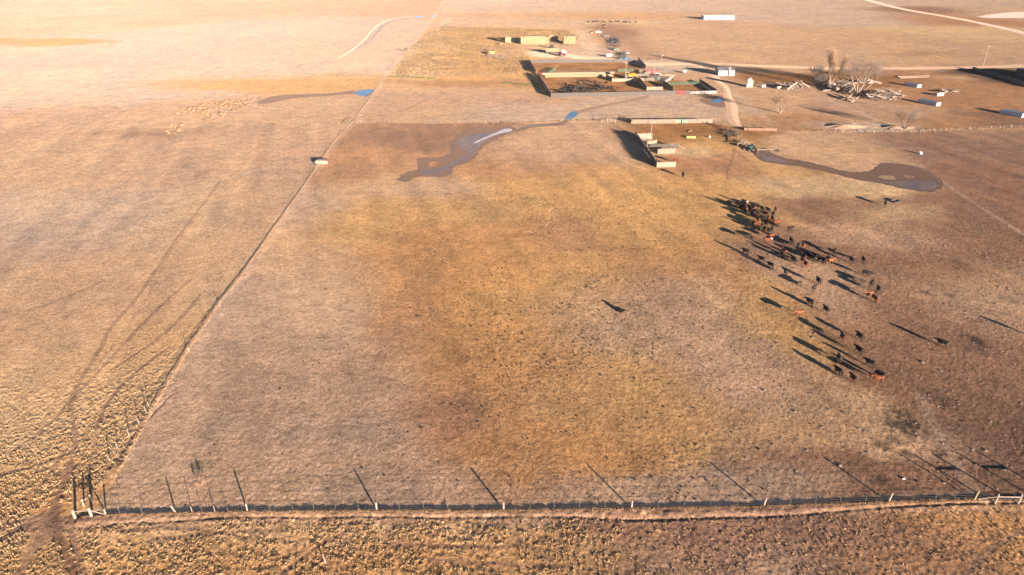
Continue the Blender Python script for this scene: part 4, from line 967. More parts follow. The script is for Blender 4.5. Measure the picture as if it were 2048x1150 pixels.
def panel(name, a, b, h, m, label, nbar=5, cat='gate', r=.035, group=None, mesh=False):
    """tubular steel livestock panels"""
    A, B = G(*a), G(*b); d = B - A; L_ = d.length; rz = math.atan2(d.y, d.x)
    t = thing(name, label, cat, (A.x, A.y, 0), rz, group); n = max(1, round(L_ / 3.6)); w = L_ / n
    for k in range(min(n, 40)):
        f = MB(); x0, x1 = k * w + .06, (k + 1) * w - .06
        for i in range(nbar): z = .25 + (h - .25) * i / (nbar - 1); f.tube((x0, 0, z), (x1, 0, z), r, n=5)
        for x in (x0, (x0 + x1) / 2, x1): f.tube((x, 0, .05), (x, 0, h), r * 1.15, n=5)
        f.build('panel', m, t)
    return t
# --- lower and upper stock pen
PW = 'dark board windbreak walls of the stock pens'
board_wall('board_wall', (1059, 126), (1270, 124.5), 2.1, M_GBOARD, 'long grey board wall closing the back of the stock pens')
board_wall('board_wall', (1102.5, 194.6), (1353, 189.4), 2.1, M_GBOARD, 'long grey board wall along the near side of the stock pens')
board_wall('board_wall', (1368.5, 189.2), (1380, 189), 2.1, M_GBOARD, 'short grey board wall right of the red gate')
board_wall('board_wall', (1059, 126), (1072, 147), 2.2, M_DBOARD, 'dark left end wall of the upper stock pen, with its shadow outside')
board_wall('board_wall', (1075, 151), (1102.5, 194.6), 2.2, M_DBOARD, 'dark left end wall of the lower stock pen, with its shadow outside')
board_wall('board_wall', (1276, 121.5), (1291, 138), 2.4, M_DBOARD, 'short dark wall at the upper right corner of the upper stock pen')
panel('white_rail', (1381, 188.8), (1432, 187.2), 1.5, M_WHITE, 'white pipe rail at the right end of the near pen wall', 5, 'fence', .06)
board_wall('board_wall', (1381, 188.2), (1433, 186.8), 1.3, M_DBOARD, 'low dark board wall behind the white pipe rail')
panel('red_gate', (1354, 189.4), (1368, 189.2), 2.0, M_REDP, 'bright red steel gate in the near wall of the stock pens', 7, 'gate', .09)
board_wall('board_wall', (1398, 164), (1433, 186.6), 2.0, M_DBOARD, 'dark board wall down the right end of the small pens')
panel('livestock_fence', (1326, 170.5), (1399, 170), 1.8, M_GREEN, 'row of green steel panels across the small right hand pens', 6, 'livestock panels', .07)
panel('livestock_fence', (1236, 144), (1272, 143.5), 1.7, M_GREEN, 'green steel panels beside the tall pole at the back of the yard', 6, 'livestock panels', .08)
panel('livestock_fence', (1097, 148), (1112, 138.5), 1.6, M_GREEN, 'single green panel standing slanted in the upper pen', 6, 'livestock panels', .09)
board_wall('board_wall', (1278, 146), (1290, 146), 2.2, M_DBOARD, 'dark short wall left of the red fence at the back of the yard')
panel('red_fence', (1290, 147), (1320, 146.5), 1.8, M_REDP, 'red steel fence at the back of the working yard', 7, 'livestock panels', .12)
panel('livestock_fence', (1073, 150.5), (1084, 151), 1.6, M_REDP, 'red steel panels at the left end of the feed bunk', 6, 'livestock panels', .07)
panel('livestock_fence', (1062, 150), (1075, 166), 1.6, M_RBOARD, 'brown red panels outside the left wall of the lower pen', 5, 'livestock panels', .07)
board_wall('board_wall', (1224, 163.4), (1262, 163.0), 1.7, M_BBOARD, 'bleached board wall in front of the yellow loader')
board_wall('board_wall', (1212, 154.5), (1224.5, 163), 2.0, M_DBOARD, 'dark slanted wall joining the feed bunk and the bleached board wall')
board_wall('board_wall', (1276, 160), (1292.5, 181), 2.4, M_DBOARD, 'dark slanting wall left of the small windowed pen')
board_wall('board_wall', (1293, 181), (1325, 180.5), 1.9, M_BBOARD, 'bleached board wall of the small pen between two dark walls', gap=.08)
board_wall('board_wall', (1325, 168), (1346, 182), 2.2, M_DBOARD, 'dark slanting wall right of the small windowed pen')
board_wall('board_wall', (1262, 162), (1310, 161.5), 1.6, M_BBOARD, 'bleached board wall under the dark steel chute', gap=.04)
board_wall('board_wall', (1266, 155), (1298, 155.5), 1.7, M_BBOARD, 'pale board wall right of the yellow loader', gap=.03)
board_wall('board_wall', (1318, 152), (1349, 153), 1.2, M_BBOARD, 'low pale board wall right of the steel chute', gap=.12)
board_wall('board_wall', (1346, 160), (1383, 162), 1.2, M_RBOARD, 'low brown red board wall behind the green panels')
board_wall('board_wall', (1292, 145), (1346, 142), 1.3, M_GBOARD, 'grey low wall behind the red fence and the poles')
def bunk(a, b, label):
    A, B = G(*a), G(*b); d = B - A; L_ = d.length
    t = thing('feed_bunk', label, 'feed trough', A, math.atan2(d.y, d.x)); prof = [(-.6, 0), (.6, 0), (.6, 1.0), (.48, 1.0), (.35, .35), (-.35, .35), (-.48, .65), (-.6, .65)]
    MB().prism_x(prof, 0, L_).build('trough', M_CONC2, t)
    MB().box((L_ / 2, 1.2, .10), (L_, .8, .18)).build('apron', M_CONC, t)
bunk((1090, 154.5), (1231, 152), 'long tan concrete feed bunk, nearer of the two between the pens')
bunk((1084, 149.6), (1229, 147.5), 'long tan concrete feed bunk, farther of the two between the pens')
panel('feed_rail', (1084, 146.5), (1232, 145.5), 1.3, M_DSTEEL, 'dark steel feed rail behind the farther feed bunk', 3, 'fence', .06)
# steel squeeze chute
t = thing('cattle_chute', 'dark steel cattle chute with a raised white topped cab in the working yard', 'cattle chute', G(1316, 162))
f = MB()
for x in (-3.5, -2, -.5, 1, 2.5, 4):
    for y in (-1.2, 1.2): f.tube((x, y, 0), (x, y, 3.1), .09, n=5)
for z in (.6, 1.2, 1.8, 2.4, 3.0):
    for y in (-1.2, 1.2): f.tube((-3.5, y, z), (4, y, z), .07, n=5)
f.build('frame', M_DSTEEL, t); MB().box((0, 0, 1.6), (2.2, 1.6, 2.0)).build('squeeze_box', M_DSTEEL, t)
MB().box((-5.8, 1, 1.5), (4.6, 1.0, 1.4), .2, 0, -.35).build('ramp', M_GBOARD, t); MB().box((.5, 5, 3.7), (3.2, 2.4, .18)).build('roof', M_WHITE, t)
f = MB(); [f.tube((x, y, 0), (x, y, 3.65), .08, n=5) for x in (-.9, 1.9) for y in (4, 6)]; f.build('roof_frame', M_DSTEEL, t)
panel('livestock_fence', (1300, 154), (1330, 165), 1.9, M_DSTEEL, 'dark steel panels of the alley beside the cattle chute', 6, 'livestock panels', .07)
panel('livestock_fence', (1262, 158), (1300, 148), 1.8, M_GALV, 'grey steel panels slanting behind the yellow loader', 6, 'livestock panels', .07)
panel('livestock_fence', (1330, 166), (1345, 158), 1.8, M_GALV, 'grey steel panels right of the cattle chute', 6, 'livestock panels', .07)
# board walls of the ruined corral in the pasture
board_wall('board_fence', (1262, 247.5), (1352, 247), 1.9, M_BBOARD, 'bleached board fence with open slots behind the ruined corral', gap=.05)
board_wall('board_fence', (1374, 246.5), (1424, 246), 1.8, M_BBOARD, 'grey slatted fence right of the green panels', gap=.14)
for k, (a, b) in enumerate((((1352, 247), (1361.5, 246.8)), ((1364, 246.8), (1373.5, 246.6)))):
    A, B = G(*a), G(*b); t = thing('green_gate', ('green', 'dark green')[k] + ' sheet gate in the bleached fence, ' + ('left', 'right')[k] + ' of the pair', 'gate', A, math.atan2((B - A).y, (B - A).x)); w = (B - A).length
    MB().box((w / 2, 0, 1.0), (w * .97, .05, 1.7)).build('sheet', M_GREEN, t); f = MB(); [f.box((x, -.04, 1.0), (.08, .06, 1.9)) for x in (.06, w / 2, w - .06)]; f.build('frame', M_GALV, t)
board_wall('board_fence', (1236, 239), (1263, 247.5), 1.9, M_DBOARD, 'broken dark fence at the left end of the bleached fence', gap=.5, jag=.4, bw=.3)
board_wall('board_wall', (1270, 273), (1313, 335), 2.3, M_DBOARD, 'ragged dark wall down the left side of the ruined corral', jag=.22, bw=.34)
board_wall('board_wall', (1313, 335), (1351, 334), 1.9, M_BBOARD, 'bleached board panel lowest in the ruined corral')
board_wall('board_wall', (1315, 308), (1350, 307), 1.9, M_BBOARD, 'bleached board panel in the middle of the ruined corral', gap=.02)
board_wall('board_wall', (1299, 297.5), (1358, 296.5), 1.8, M_GBOARD, 'grey board panel behind the middle panel of the ruined corral', gap=.06)
board_wall('board_wall', (1294, 296), (1313, 293), 2.6, M_BBOARD, 'tall tilted bleached panel at the left of the ruined corral')
t = board_wall('board_shelter', (1274, 281), (1304, 279), 2.6, M_BBOARD, 'slanting board shelter at the top of the ruined corral', 'shelter', lean=.35)
def poles(name, pts, label, h=1.2, m=M_POST, rails=(1.1,), r=.07, cat='fence'):
    t = thing(name, label, cat, G(*pts[0])); o = G(*pts[0]); P = [G(*p) - o for p in pts]
    for p in P: MB().tube(p + Vector((0, 0, -.1)), p + Vector((0, 0, h * 1.1)), r * 1.4, r * 1.2, 6).build('post', m, t)
    for a, b in zip(P[:-1], P[1:]):
        for z in rails: MB().tube(a + Vector((0, 0, z)), b + Vector((0, 0, z)), r, r * .8, 6).build('rail', m, t)
    return t
poles('pole_fence', [(1203, 245.5), (1215, 246), (1231, 246)], 'pole fence with a diagonal brace left of the ruined corral', 1.5, M_POST, (.6, 1.3), .1)
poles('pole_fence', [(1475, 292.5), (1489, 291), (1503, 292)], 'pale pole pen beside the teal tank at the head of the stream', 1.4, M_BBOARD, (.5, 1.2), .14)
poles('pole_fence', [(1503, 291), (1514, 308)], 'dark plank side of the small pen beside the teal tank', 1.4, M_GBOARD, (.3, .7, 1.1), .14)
poles('pole_fence', [(1515, 305), (1543, 304)], 'single pale rail over the head of the stream', 1.2, M_BBOARD, (1.1,), .12)
poles('pole_fence', [(1475, 282), (1482, 276), (1482, 290)], 'pale posts of a broken pen above the teal tank', 1.6, M_BBOARD, (1.2,), .12)
poles('pole_fence', [(1411, 248), (1424, 252), (1442, 257)], 'low collapsed grey fence slanting down from the slatted fence', .9, M_GBOARD, (.4, .8), .12)
board_wall('board_wall', (1488, 261), (1553, 262.5), 1.2, M_RBOARD, 'low red brown board wall along the fence at the end of the track', posts=True)
def log_(name, a, b, r0, r1, label, z0=.15, z1=.3, m=M_BBOARD, group=None, cat='log'):
    A = G(*a) + Vector((0, 0, z0)); B = G(*b) + Vector((0, 0, z1))
    o = MB().tube((0, 0, 0), B - A, r0, r1, 8, .12).build(name, m); o.location = A; tag(o, label, cat, group); return o
log_('pole', (1503, 255), (1517, 262), .13, .1, 'pale pole leaning over the red brown board wall', 1.6, .15, cat='pole')
t = thing('stock_tank', 'round teal stock tank in the shade below the pole pen', 'tank', G(1500, 298))
MB().tube((0, 0, 0), (0, 0, 1.4), 1.25, 1.25, 16).build('shell', M_TEAL, t); MB().tube((0, 0, 1.42), (0, 0, 1.6), 1.25, .4, 16).build('lid', M_TEAL, t)
# floor of the walled yard at the right
board_wall('board_wall', (1944, 139), (2075, 178), 1.8, M_GBOARD, 'grey wall slanting down to the right edge of the farmyard', posts=True)

# ================================================================== BUILDINGS
def gable(name, px, py, w, d, h, ridge, rz, wall, roof, label, door=None, cat='shed', over=.25, axis='x'):
    g = G(px, py); t = thing(name, label, cat, g, rz)
    if axis == 'x':
        MB().prism_x([(0, 0), (d, 0), (d, h), (d / 2, ridge), (0, h)], -w / 2, w / 2).build('wall', wall, t)
        r = MB(); e = over; s = (ridge - h) / (d / 2)
        r.prism_x([(-e, h - s * e + .03), (d / 2, ridge + .03), (d + e, h - s * e + .03), (d + e, h - s * e + .13), (d / 2, ridge + .15), (-e, h - s * e + .13)], -w / 2 - e, w / 2 + e)
    else:
        MB().prism_y([(-w / 2, 0), (w / 2, 0), (w / 2, h), (0, ridge), (-w / 2, h)], 0, d).build('wall', wall, t)
        r = MB(); e = over; s = (ridge - h) / (w / 2)
        r.prism_y([(-w / 2 - e, h - s * e + .03), (0, ridge + .03), (w / 2 + e, h - s * e + .03), (w / 2 + e, h - s * e + .13), (0, ridge + .15), (-w / 2 - e, h - s * e + .13)], -e, d + e)
    r.build('roof', roof, t)
    if door:
        for (dx, dw, dh, dm) in door: MB().box((dx, -.03, dh / 2 + .02), (dw, .06, dh)).build('door', dm, t)
    return t
t = gable('farm_shed', 1446.3, 151.5, 6.2, 7.5, 3.0, 4.4, .02, M_CREAMW, M_ROOFG, 'cream walled farm shed with a grey roof beside the dirt road, larger of two joined', [(1.2, 1.4, 2.0, M_WHITE)])
t = gable('farm_shed', 1462.6, 151.4, 3.6, 7.0, 3.0, 4.2, .02, M_CREAMW, M_ROOFG, 'narrow cream shed joined to the right of the grey roofed farm shed')
o = MB().tube((0, 0, 0), (0, 0, 5.6), .28, .28, 8).build('flue_pipe', M_CREAMW); o.location = G(1457.7, 151.8); tag(o, 'tall pale flue pipe standing between the two joined sheds', 'pipe')
t = thing('tall_shed', 'tall narrow cream shed with a steep roof and a blue barrel at its door', 'shed', G(1499.5, 174.6), -.28)
MB().prism_y([(-1.5, 0), (1.5, 0), (1.5, 3.0), (-.4, 5.0), (-1.5, 4.4)], 0, 3.6).build('wall', M_CREAMW, t)
MB().prism_y([(1.75, 2.78), (-.4, 5.03), (-.4, 5.15), (1.8, 2.92)], -.2, 3.8).build('roof', M_CREAMW, t); MB().prism_y([(-.4, 5.04), (-1.75, 4.3), (-1.8, 4.42), (-.4, 5.17)], -.2, 3.8).build('roof', M_ROOFG, t)
MB().box((-1.53, 1.6, 1.0), (.06, 1.0, 2.0)).build('door', M_GBOARD, t)
o = MB().tube((0, 0, 0), (0, 0, 1.0), .36, .36, 12).build('barrel', M_BLUE); o.location = G(1492.5, 174.5); tag(o, 'blue barrel at the foot of the tall narrow shed', 'barrel')
t = thing('water_tank', 'small white tank on skids right of the tall narrow shed', 'tank', G(1526.5, 175))
MB().tube((-1, 0, .8), (1, 0, .8), .7, .7, 12).build('shell', M_WHITE, t); MB().box((0, 0, .1), (2.2, 1.2, .2)).build('skid', M_GBOARD, t)
t = thing('generator_cart', 'white machine with a dark top on the pale yard left of the farm sheds', 'machine', G(1368.5, 146))
MB().box((0, 0, 1.0), (2.2, 1.6, 1.3)).build('body', M_WHITE, t); MB().box((0, 0, 2.0), (1.8, 1.3, .7)).build('hood', M_DSTEEL, t); [MB().tube((x, -.95, .4), (x, -.75, .4), .4, n=10).build('wheel', M_BLK, t) for x in (-.7, .7)]
def hutch(px, py, w, l, h, rz, label, open_=False):
    t = thing('stock_shelter', label, 'shelter', G(px, py), rz)   # near right corner at origin, length runs back
    if open_:
        MB().box((-w / 2, .06, h / 2), (w, .12, h)).build('wall', M_WHITE, t); MB().box((-w + .06, l / 2, h / 2), (.12, l, h)).build('wall', M_WHITE, t)
        MB().box((-.4, l * .8, h * .45), (.8, .1, h * .9)).build('wall', M_WHITE, t)
    else:
        f = MB(); f.prism_x([(0, .1), (l, .1), (l, h * .85), (0, h)], -w, 0); f.build('wall', M_WHITE, t)
        MB().prism_x([(-.15, h + .02), (l + .15, h * .85 + .02), (l + .15, h * .85 + .1), (-.15, h + .1)], -w - .12, .12).build('roof', M_ROOFG, t)
        for x in (-w + .2, -.2): MB().box((x, l / 2, .05), (.16, l * 1.04, .1)).build('skid', M_GBOARD, t)
    return t
hutch(1842, 175, 3.4, 8.5, 1.7, .42, 'low white stock shelter nearest the large fallen trees')
hutch(1887, 191, 4.6, 2.6, 1.5, .35, 'open fronted white shelter in front of the small log pile', True)
hutch(1880.5, 211.8, 3.2, 10.5, 1.8, .42, 'low white stock shelter nearest the viewer, below the open fronted one')
hutch(2054, 234, 4.2, 10.5, 1.9, .42, 'low white stock shelter at the right edge of the photo')
t = gable('barn', 2160, 174, 26, 34, 5, 7.2, .1, M_GBOARD, M_ROOFG, 'large grey barn beyond the right edge, throwing the wide shadow', cat='barn')
t = gable('long_barn', 1438, 39.5, 32, 7, 3.2, 4.2, .01, M_WHITE, M_WHITE, 'long white barn standing alone on the far flat', [(-10, 2, 2, M_GBOARD), (3, 2.5, 2.2, M_CREAMW)], 'barn')
t = thing('silo', 'small grey silo at the left end of the long white barn', 'silo', G(1404, 37)); MB().tube((0, 0, 0), (0, 0, 3), 1.6, 1.6, 14).build('shell', M_GALV, t); MB().tube((0, 0, 3.02), (0, 0, 4), 1.6, .2, 14).build('roof', M_GALV, t)
# culvert box on the long fence
t = thing('headgate', 'pale concrete headgate box on the ditch beside the long fence', 'headgate', G(643, 328), .04)
MB().box((0, 0, .55), (4.6, .25, 1.3)).build('wall', M_CONC, t); MB().box((0, 1.9, .55), (4.4, .25, 1.3)).build('wall', M_CONC, t)
MB().box((-2.2, .95, .5), (.25, 1.6, 1.2)).build('wall', M_CONC, t); MB().box((2.2, .95, .7), (.25, 1.6, 1.6)).build('wall', M_RBOARD, t); MB().box((.2, 1.2, 1.28), (4.0, .5, .12)).build('walkway', M_BBOARD, t)
MB().tube((-1.2, -.4, .3), (-1.6, -3.0, .1), .14).build('pipe', M_CONC, t); MB().tube((1.4, 5.5, .2), (1.0, 2.1, 1.0), .12).build('pipe', M_CONC, t)

# ================================================================== HAY
M_HAY = mat('yellow hay', (.235, .168, .092), .95, .22, 2.5, bump=.05, stretch=(1, 1, 4)); M_TWINE = mat('twine', (.30, .20, .08), .9)
def bale_mesh(sx, sy, sz):
    bm = bmesh.new(); bmesh.ops.create_cube(bm, size=1); bmesh.ops.scale(bm, vec=(sx, sy, sz), verts=bm.verts)
    bmesh.ops.bevel(bm, geom=bm.edges[:], offset=.07, segments=2, affect='EDGES')
    me = bpy.data.meshes.new('hay_bale'); bm.to_mesh(me); bm.free(); me.materials.append(M_HAY); return me
BX, BY, BZ = 2.4, 1.22, 1.22
BM_ = bale_mesh(BX - .04, BY - .03, BZ - .02); BM2 = bale_mesh(BY - .03, BX - .04, BZ - .02)
def stack(px, py, nx, ny, nz, label, group, drop=(), end=False):
    g = G(px, py); me, sx, sy = (BM_, BX, BY) if not end else (BM2, BY, BX)
    for i in range(nx):
        for j in range(ny):
            for k in range(nz):
                if 0 < i < nx - 1 and j > 0 and k < nz - 1: continue
                if i == nx - 1 and j > 0 and k < nz - 1: continue
                if (i, j) in drop and k == nz - 1: continue
                o = bpy.data.objects.new('hay_bale', me); COL.objects.link(o)
                o.location = (g.x + (i + .5) * sx + random.uniform(-.05, .05), g.y + (j + .5) * sy + random.uniform(-.04, .04), BZ / 2 + k * BZ)
                o.rotation_euler = (0, 0, random.uniform(-.02, .02)); tag(o, label, 'hay bale', group)
stack(1010.5, 85.8, 2, 6, 4, 'square hay bale in the small stack at the far left of the hay yard', 'bales of the small left stack')
stack(1041.5, 88.6, 8, 6, 5, 'square hay bale in the long main stack of the hay yard', 'bales of the long main stack', ((0, 0), (6, 1)))
stack(1085.6, 87.4, 2, 5, 4, 'square hay bale in the lower step at the right end of the main stack', 'bales of the lower step')
stack(1098.5, 82.5, 3, 3, 4, 'square hay bale in the short stack between the two big stacks', 'bales of the short stack', ((1, 0),))
stack(1127, 88.3, 4, 7, 5, 'square hay bale in the wide stack at the right of the hay yard', 'bales of the right stack', ((0, 0),))
def loose(px, py, rz, label):
    o = bpy.data.objects.new('hay_bale', BM_); COL.objects.link(o); g = G(px, py); o.location = (g.x, g.y, BZ / 2); o.rotation_euler = (0, 0, rz); tag(o, label, 'hay bale')
loose(1002, 89.5, .3, 'single pale bale lying left below the small hay stack')
loose(1184, 66.5, .1, 'single hay bale on the ground left of the white pickup')

# ================================================================== VEHICLES
def wheel(t, x, y, r, w=.3):
    o = MB().tube((x, y - w / 2, r), (x, y + w / 2, r), r, r, 14).build('wheel', M_BLK, t)
    MB().tube((x, y - w / 2 - .02, r), (x, y + w / 2 + .02, r), r * .5, r * .5, 10).build('rim', M_GALV, o)
def pickup(px, py, rz, m, label, name='pickup_truck', old=False):
    t = thing(name, label, 'pickup', G(px, py), rz)
    MB().prism_y([(-2.7, .45), (2.7, .45), (2.75, .9), (2.55, 1.12), (1.2, 1.15), (-2.7, 1.15)], -.95, .95).build('body', m, t)
    MB().prism_y([(1.25, 1.16), (.75, 1.85), (-.55, 1.88), (-.75, 1.16)], -.85, .85).build('cab', m, t)
    MB().prism_y([(1.22, 1.2), (.78, 1.78), (.74, 1.78), (1.15, 1.2)], -.87, .87).build('windshield', M_GLASS, t)
    MB().prism_y([(.55, 1.22), (.4, 1.72), (-.45, 1.74), (-.6, 1.22)], -.88, .88).build('window', M_GLASS, t)
    MB().box((-1.75, 0, 1.2), (1.7, 1.5, .06)).build('bed', M_DSTEEL, t)
    for x in (-1.7, 1.75):
        for y in (-.85, .85): wheel(t, x, y, .42)
    for y in (-.7, .7): MB().box((2.76, y, .85), (.05, .25, .2)).build('headlight', M_WHITE, t)
    return t
def car(px, py, rz, m, label):
    t = thing('old_car', label, 'car', G(px, py), rz)
    MB().prism_y([(-2.3, .4), (2.3, .4), (2.35, .75), (1.2, .95), (-2.2, .98), (-2.35, .7)], -.88, .88).build('body', m, t)
    MB().prism_y([(.9, .97), (.35, 1.42), (-.9, 1.44), (-1.5, .98)], -.78, .78).build('cabin', m, t)
    MB().prism_y([(.7, 1.0), (.3, 1.36), (-.85, 1.38), (-1.3, 1.02)], -.8, .8).build('window', M_GLASS, t)
    for x in (-1.4, 1.45):
        for y in (-.8, .8): wheel(t, x, y, .33, .22)
pickup(1196, 65.5, .15, M_WHITE, 'white pickup parked on the lane above the scrap line')
t = thing('hay_truck', 'white flatbed truck loaded with hay bales below the main hay stack', 'truck', G(1121, 107.3), -.02)
MB().box((-5.2, 0, 1.2), (11.5, 2.4, .25)).build('flatbed', M_DSTEEL, t); MB().prism_y([(1.0, .6), (4.2, .6), (4.3, 1.5), (3.3, 1.7), (2.8, 2.7), (1.0, 2.8)], -1.15, 1.15).build('cab', M_WHITE, t)
MB().prism_y([(3.24, 1.75), (2.86, 2.6), (2.8, 2.6), (3.15, 1.75)], -1.05, 1.05).build('windshield', M_GLASS, t); MB().box((2.0, 0, 2.15), (1.0, 2.36, .7)).build('window', M_GLASS, t)
for x in (-9.5, -8.3, -.5, 3.2):
    for y in (-1.0, 1.0): wheel(t, x, y, .5)
for i in range(4):
    for k in range(2):
        o = bpy.data.objects.new('hay_bale', BM_); COL.objects.link(o); g = G(1121, 107.3); o.location = (g.x - 9.6 + i * 2.45, g.y, 1.36 + BZ / 2 + k * BZ); tag(o, 'hay bale loaded on the flatbed of the white truck', 'hay bale', 'bales on the flatbed truck')
def tractor(px, py, rz, m, label, boom=False, s=1.0):
    t = thing('loader' if boom else 'tractor', label, 'loader' if boom else 'tractor', G(px, py), rz); t.scale = (s,) * 3
    MB().prism_y([(-.4, .9), (2.4, .85), (2.45, 1.6), (1.9, 1.75), (-.4, 1.8)], -.5, .5).build('hood', m, t)
    MB().prism_y([(-1.6, 1.1), (.1, 1.1), (-.05, 2.7), (-1.5, 2.75)], -.75, .75).build('cab', M_GLASS, t); MB().box((-.75, 0, 2.82), (1.8, 1.7, .12)).build('roof', m, t)
    for y in (-1.0, 1.0): wheel(t, -1.1, y, .85, .45); wheel(t, 1.8, y * .85, .55, .35); MB().prism_y([(-2.1, 1.5), (-1.9, 1.85), (-.3, 1.85), (-.1, 1.5), (-.4, 1.75), (-1.8, 1.75)], y - .25, y + .25).build('fender', m, t)
    MB().tube((1.2, .3, 1.7), (1.2, .3, 2.5), .06).build('exhaust', M_DSTEEL, t)
    if boom:
        f = MB(); [f.tube((-.6, y, 1.9), (2.4, y, 2.3), .11).tube((2.4, y, 2.3), (3.8, y, .8), .11) for y in (-.7, .7)]; f.build('boom', m, t)
        MB().prism_y([(3.7, .3), (4.6, .15), (4.6, .3), (3.95, .5), (3.9, 1.2), (3.7, 1.2)], -1.1, 1.1).build('bucket', m, t)
    return t
tractor(1103, 96.5, 1.9, M_REDP, 'small red tractor between the main hay stack and the truck')
tractor(1122, 112.3, .9, M_REDP, 'red front loader standing before the loaded hay truck', True, 1.05)
tractor(1258, 157.5, -.1, M_YEL, 'yellow front loader in the working yard beside the tall pole', True, 1.35)
pickup(1266, 161, 3.3, M_DSTEEL, 'dark pickup parked in front of the yellow loader')
t = thing('hay_rake', 'pale steel hay rake on wheels in front of the red front loader', 'farm implement', G(1131, 117)); f = MB(); f.tube((-5, 0, .8), (5, 0, .9), .12); f.tube((5, 0, .9), (8, 1, .5), .1); f.build('frame', M_GALV, t)
for x in (-4.5, -2.8, -1.1, .6, 2.3, 4): MB().tube((x, -.5, .55), (x + .2, -.4, .55), .6, .6, 10).build('rake_wheel', M_GALV, t)
t = thing('baler', 'orange baler standing in the weeds left of the hay yard', 'farm implement', G(986, 109), .1)
MB().prism_x([(-1.3, .6), (1.3, .6), (1.3, 1.6), (.6, 2.5), (-.9, 2.5), (-1.3, 1.5)], -2.6, 1.4).build('body', M_ORP, t); MB().tube((1.4, 0, .8), (4.4, .3, .5), .12).build('drawbar', M_ORP, t); MB().box((-3.3, 0, 1.0), (1.3, 1.8, .9)).build('chamber', M_DSTEEL, t)
for y in (-1.5, 1.5): wheel(t, -.4, y, .65)
t = thing('hay_wagon', 'low wooden wagon behind the orange baler', 'wagon', G(984, 101.5)); MB().box((0, 0, .9), (6, 2.2, .2)).build('deck', M_BBOARD, t)
for x in (-2, 2):
    for y in (-1, 1): wheel(t, x, y, .4)
t = thing('old_plough', 'rusty plough lying in the weedy lot', 'farm implement', G(865, 122.5)); f = MB(); f.tube((-2.4, 0, .7), (2.6, 1, .8), .12); [f.tube((x, .2, .8), (x + .5, -.5, .05), .1) for x in (-1.8, -.6, .6, 1.8)]; f.build('frame', M_RBOARD, t); wheel(t, 2.2, .6, .5)
# the line of scrap above the pens
car(1213, 73, .1, M_DSTEEL, 'dark wrecked car uppermost of the scrap line beside the lane')
car(1228, 85, .3, M_DSTEEL, 'dark wrecked car next to the tyre heap in the scrap line')
car(1248, 110, -.2, M_DSTEEL, 'dark wrecked car at the lower end of the scrap line')
car(1242, 118, .4, M_TEAL, 'dark blue wrecked car lowest in the scrap line, above the pen wall')
car(1254, 118.5, .9, M_BLUE, 'blue scrapped car at the very end of the scrap line')
car(1232, 100, .2, M_GREEN, 'green scrapped car in the middle of the scrap line')
car(1238, 93, -.4, M_RBOARD, 'rusty scrapped car right of the green one in the scrap line')
pickup(1252, 109, .6, M_GALV, 'pale grey scrapped pickup beside the dark wrecked cars')
t = thing('fuel_tank', 'pale blue cylindrical fuel tank lying in the pale yard above the pens', 'tank', G(1217.5, 113.5)); MB().tube((-1.9, 0, 1.1), (1.9, 0, 1.1), .95, .95, 14).build('shell', M_LBLUE, t); MB().tube((-2.2, 0, 1.1), (-1.92, 0, 1.1), .6, .95, 14).build('end_cap', M_WHITE, t); MB().tube((1.92, 0, 1.1), (2.2, 0, 1.1), .95, .6, 14).build('end_cap', M_WHITE, t)
for x in (-1.2, 1.2): MB().box((x, 0, .12), (.3, 1.4, .24)).build('cradle', M_DSTEEL, t)
tyre = None
for k in range(34):
    a = random.uniform(0, 6.28); g = G(1226 + random.uniform(-7, 9), 82 + random.uniform(-4, 4.5)); lay = random.choice((0, 0, 1, 2))
    if tyre is None:
        bm = bmesh.new(); n = 14; r, rr = .55, .2; vs = [[bm.verts.new(((r + rr * math.cos(b)) * math.cos(a2), (r + rr * math.cos(b)) * math.sin(a2), rr * math.sin(b))) for b in [2 * math.pi * j / 6 for j in range(6)]] for a2 in [2 * math.pi * i / n for i in range(n)]]
        for i in range(n):
            for j in range(6): bm.faces.new((vs[i][j], vs[(i + 1) % n][j], vs[(i + 1) % n][(j + 1) % 6], vs[i][(j + 1) % 6]))
        tyre = bpy.data.meshes.new('tyre'); bm.to_mesh(tyre); bm.free(); tyre.materials.append(M_BLK)
    o = bpy.data.objects.new('tyre', tyre); COL.objects.link(o); s_ = random.uniform(.9, 1.5); o.scale = (s_,) * 3; o.location = (g.x, g.y, .2 + lay * .4); o.rotation_euler = (random.uniform(-.3, .3), random.uniform(-.3, .3), a)
    tag(o, 'worn black tyre in the dark heap of tyres along the scrap line', 'tyre', 'heap of old tyres')

# ================================================================== POLES, SMALL THINGS
def utility(px, py, h, label, arm=True, lamp=False, lean=0.0, rz=0.2):
    t = thing('utility_pole' if not lamp else 'yard_light', label, 'pole', G(px, py), rz)
    MB().tube((0, 0, -.2), (lean * h, 0, h), .17, .12, 8).build('pole', M_POST, t)
    if arm:
        MB().box((lean * h, 0, h - .5), (2.6, .12, .14)).build('crossarm', M_BBOARD, t)
        for x in (-1.2, 0, 1.2): MB().tube((lean * h + x, 0, h - .42), (lean * h + x, 0, h - .15), .07).build('insulator', M_WHITE, t)
    if lamp: MB().tube((0, 0, h - .1), (.9, 0, h + .25), .05).build('arm', M_GALV, t); MB().ell((1.0, 0, h + .15), (.5, .35, .22)).build('lamp', M_WHITE, t)
    return t
utility(1250, 161.5, 11.5, 'bare wooden pole beside the yellow loader in the working yard', False)
utility(1308, 148, 8, 'wooden pole in front of the red fence', False)
utility(1320.5, 138.5, 8.6, 'tall pole with a white yard light behind the stock pens', False, True)
utility(1964, 138.5, 14.5, 'tall utility pole with a crossarm at the corner of the walled yard')
utility(2125, 146, 14.5, 'utility pole with a crossarm beyond the right edge')
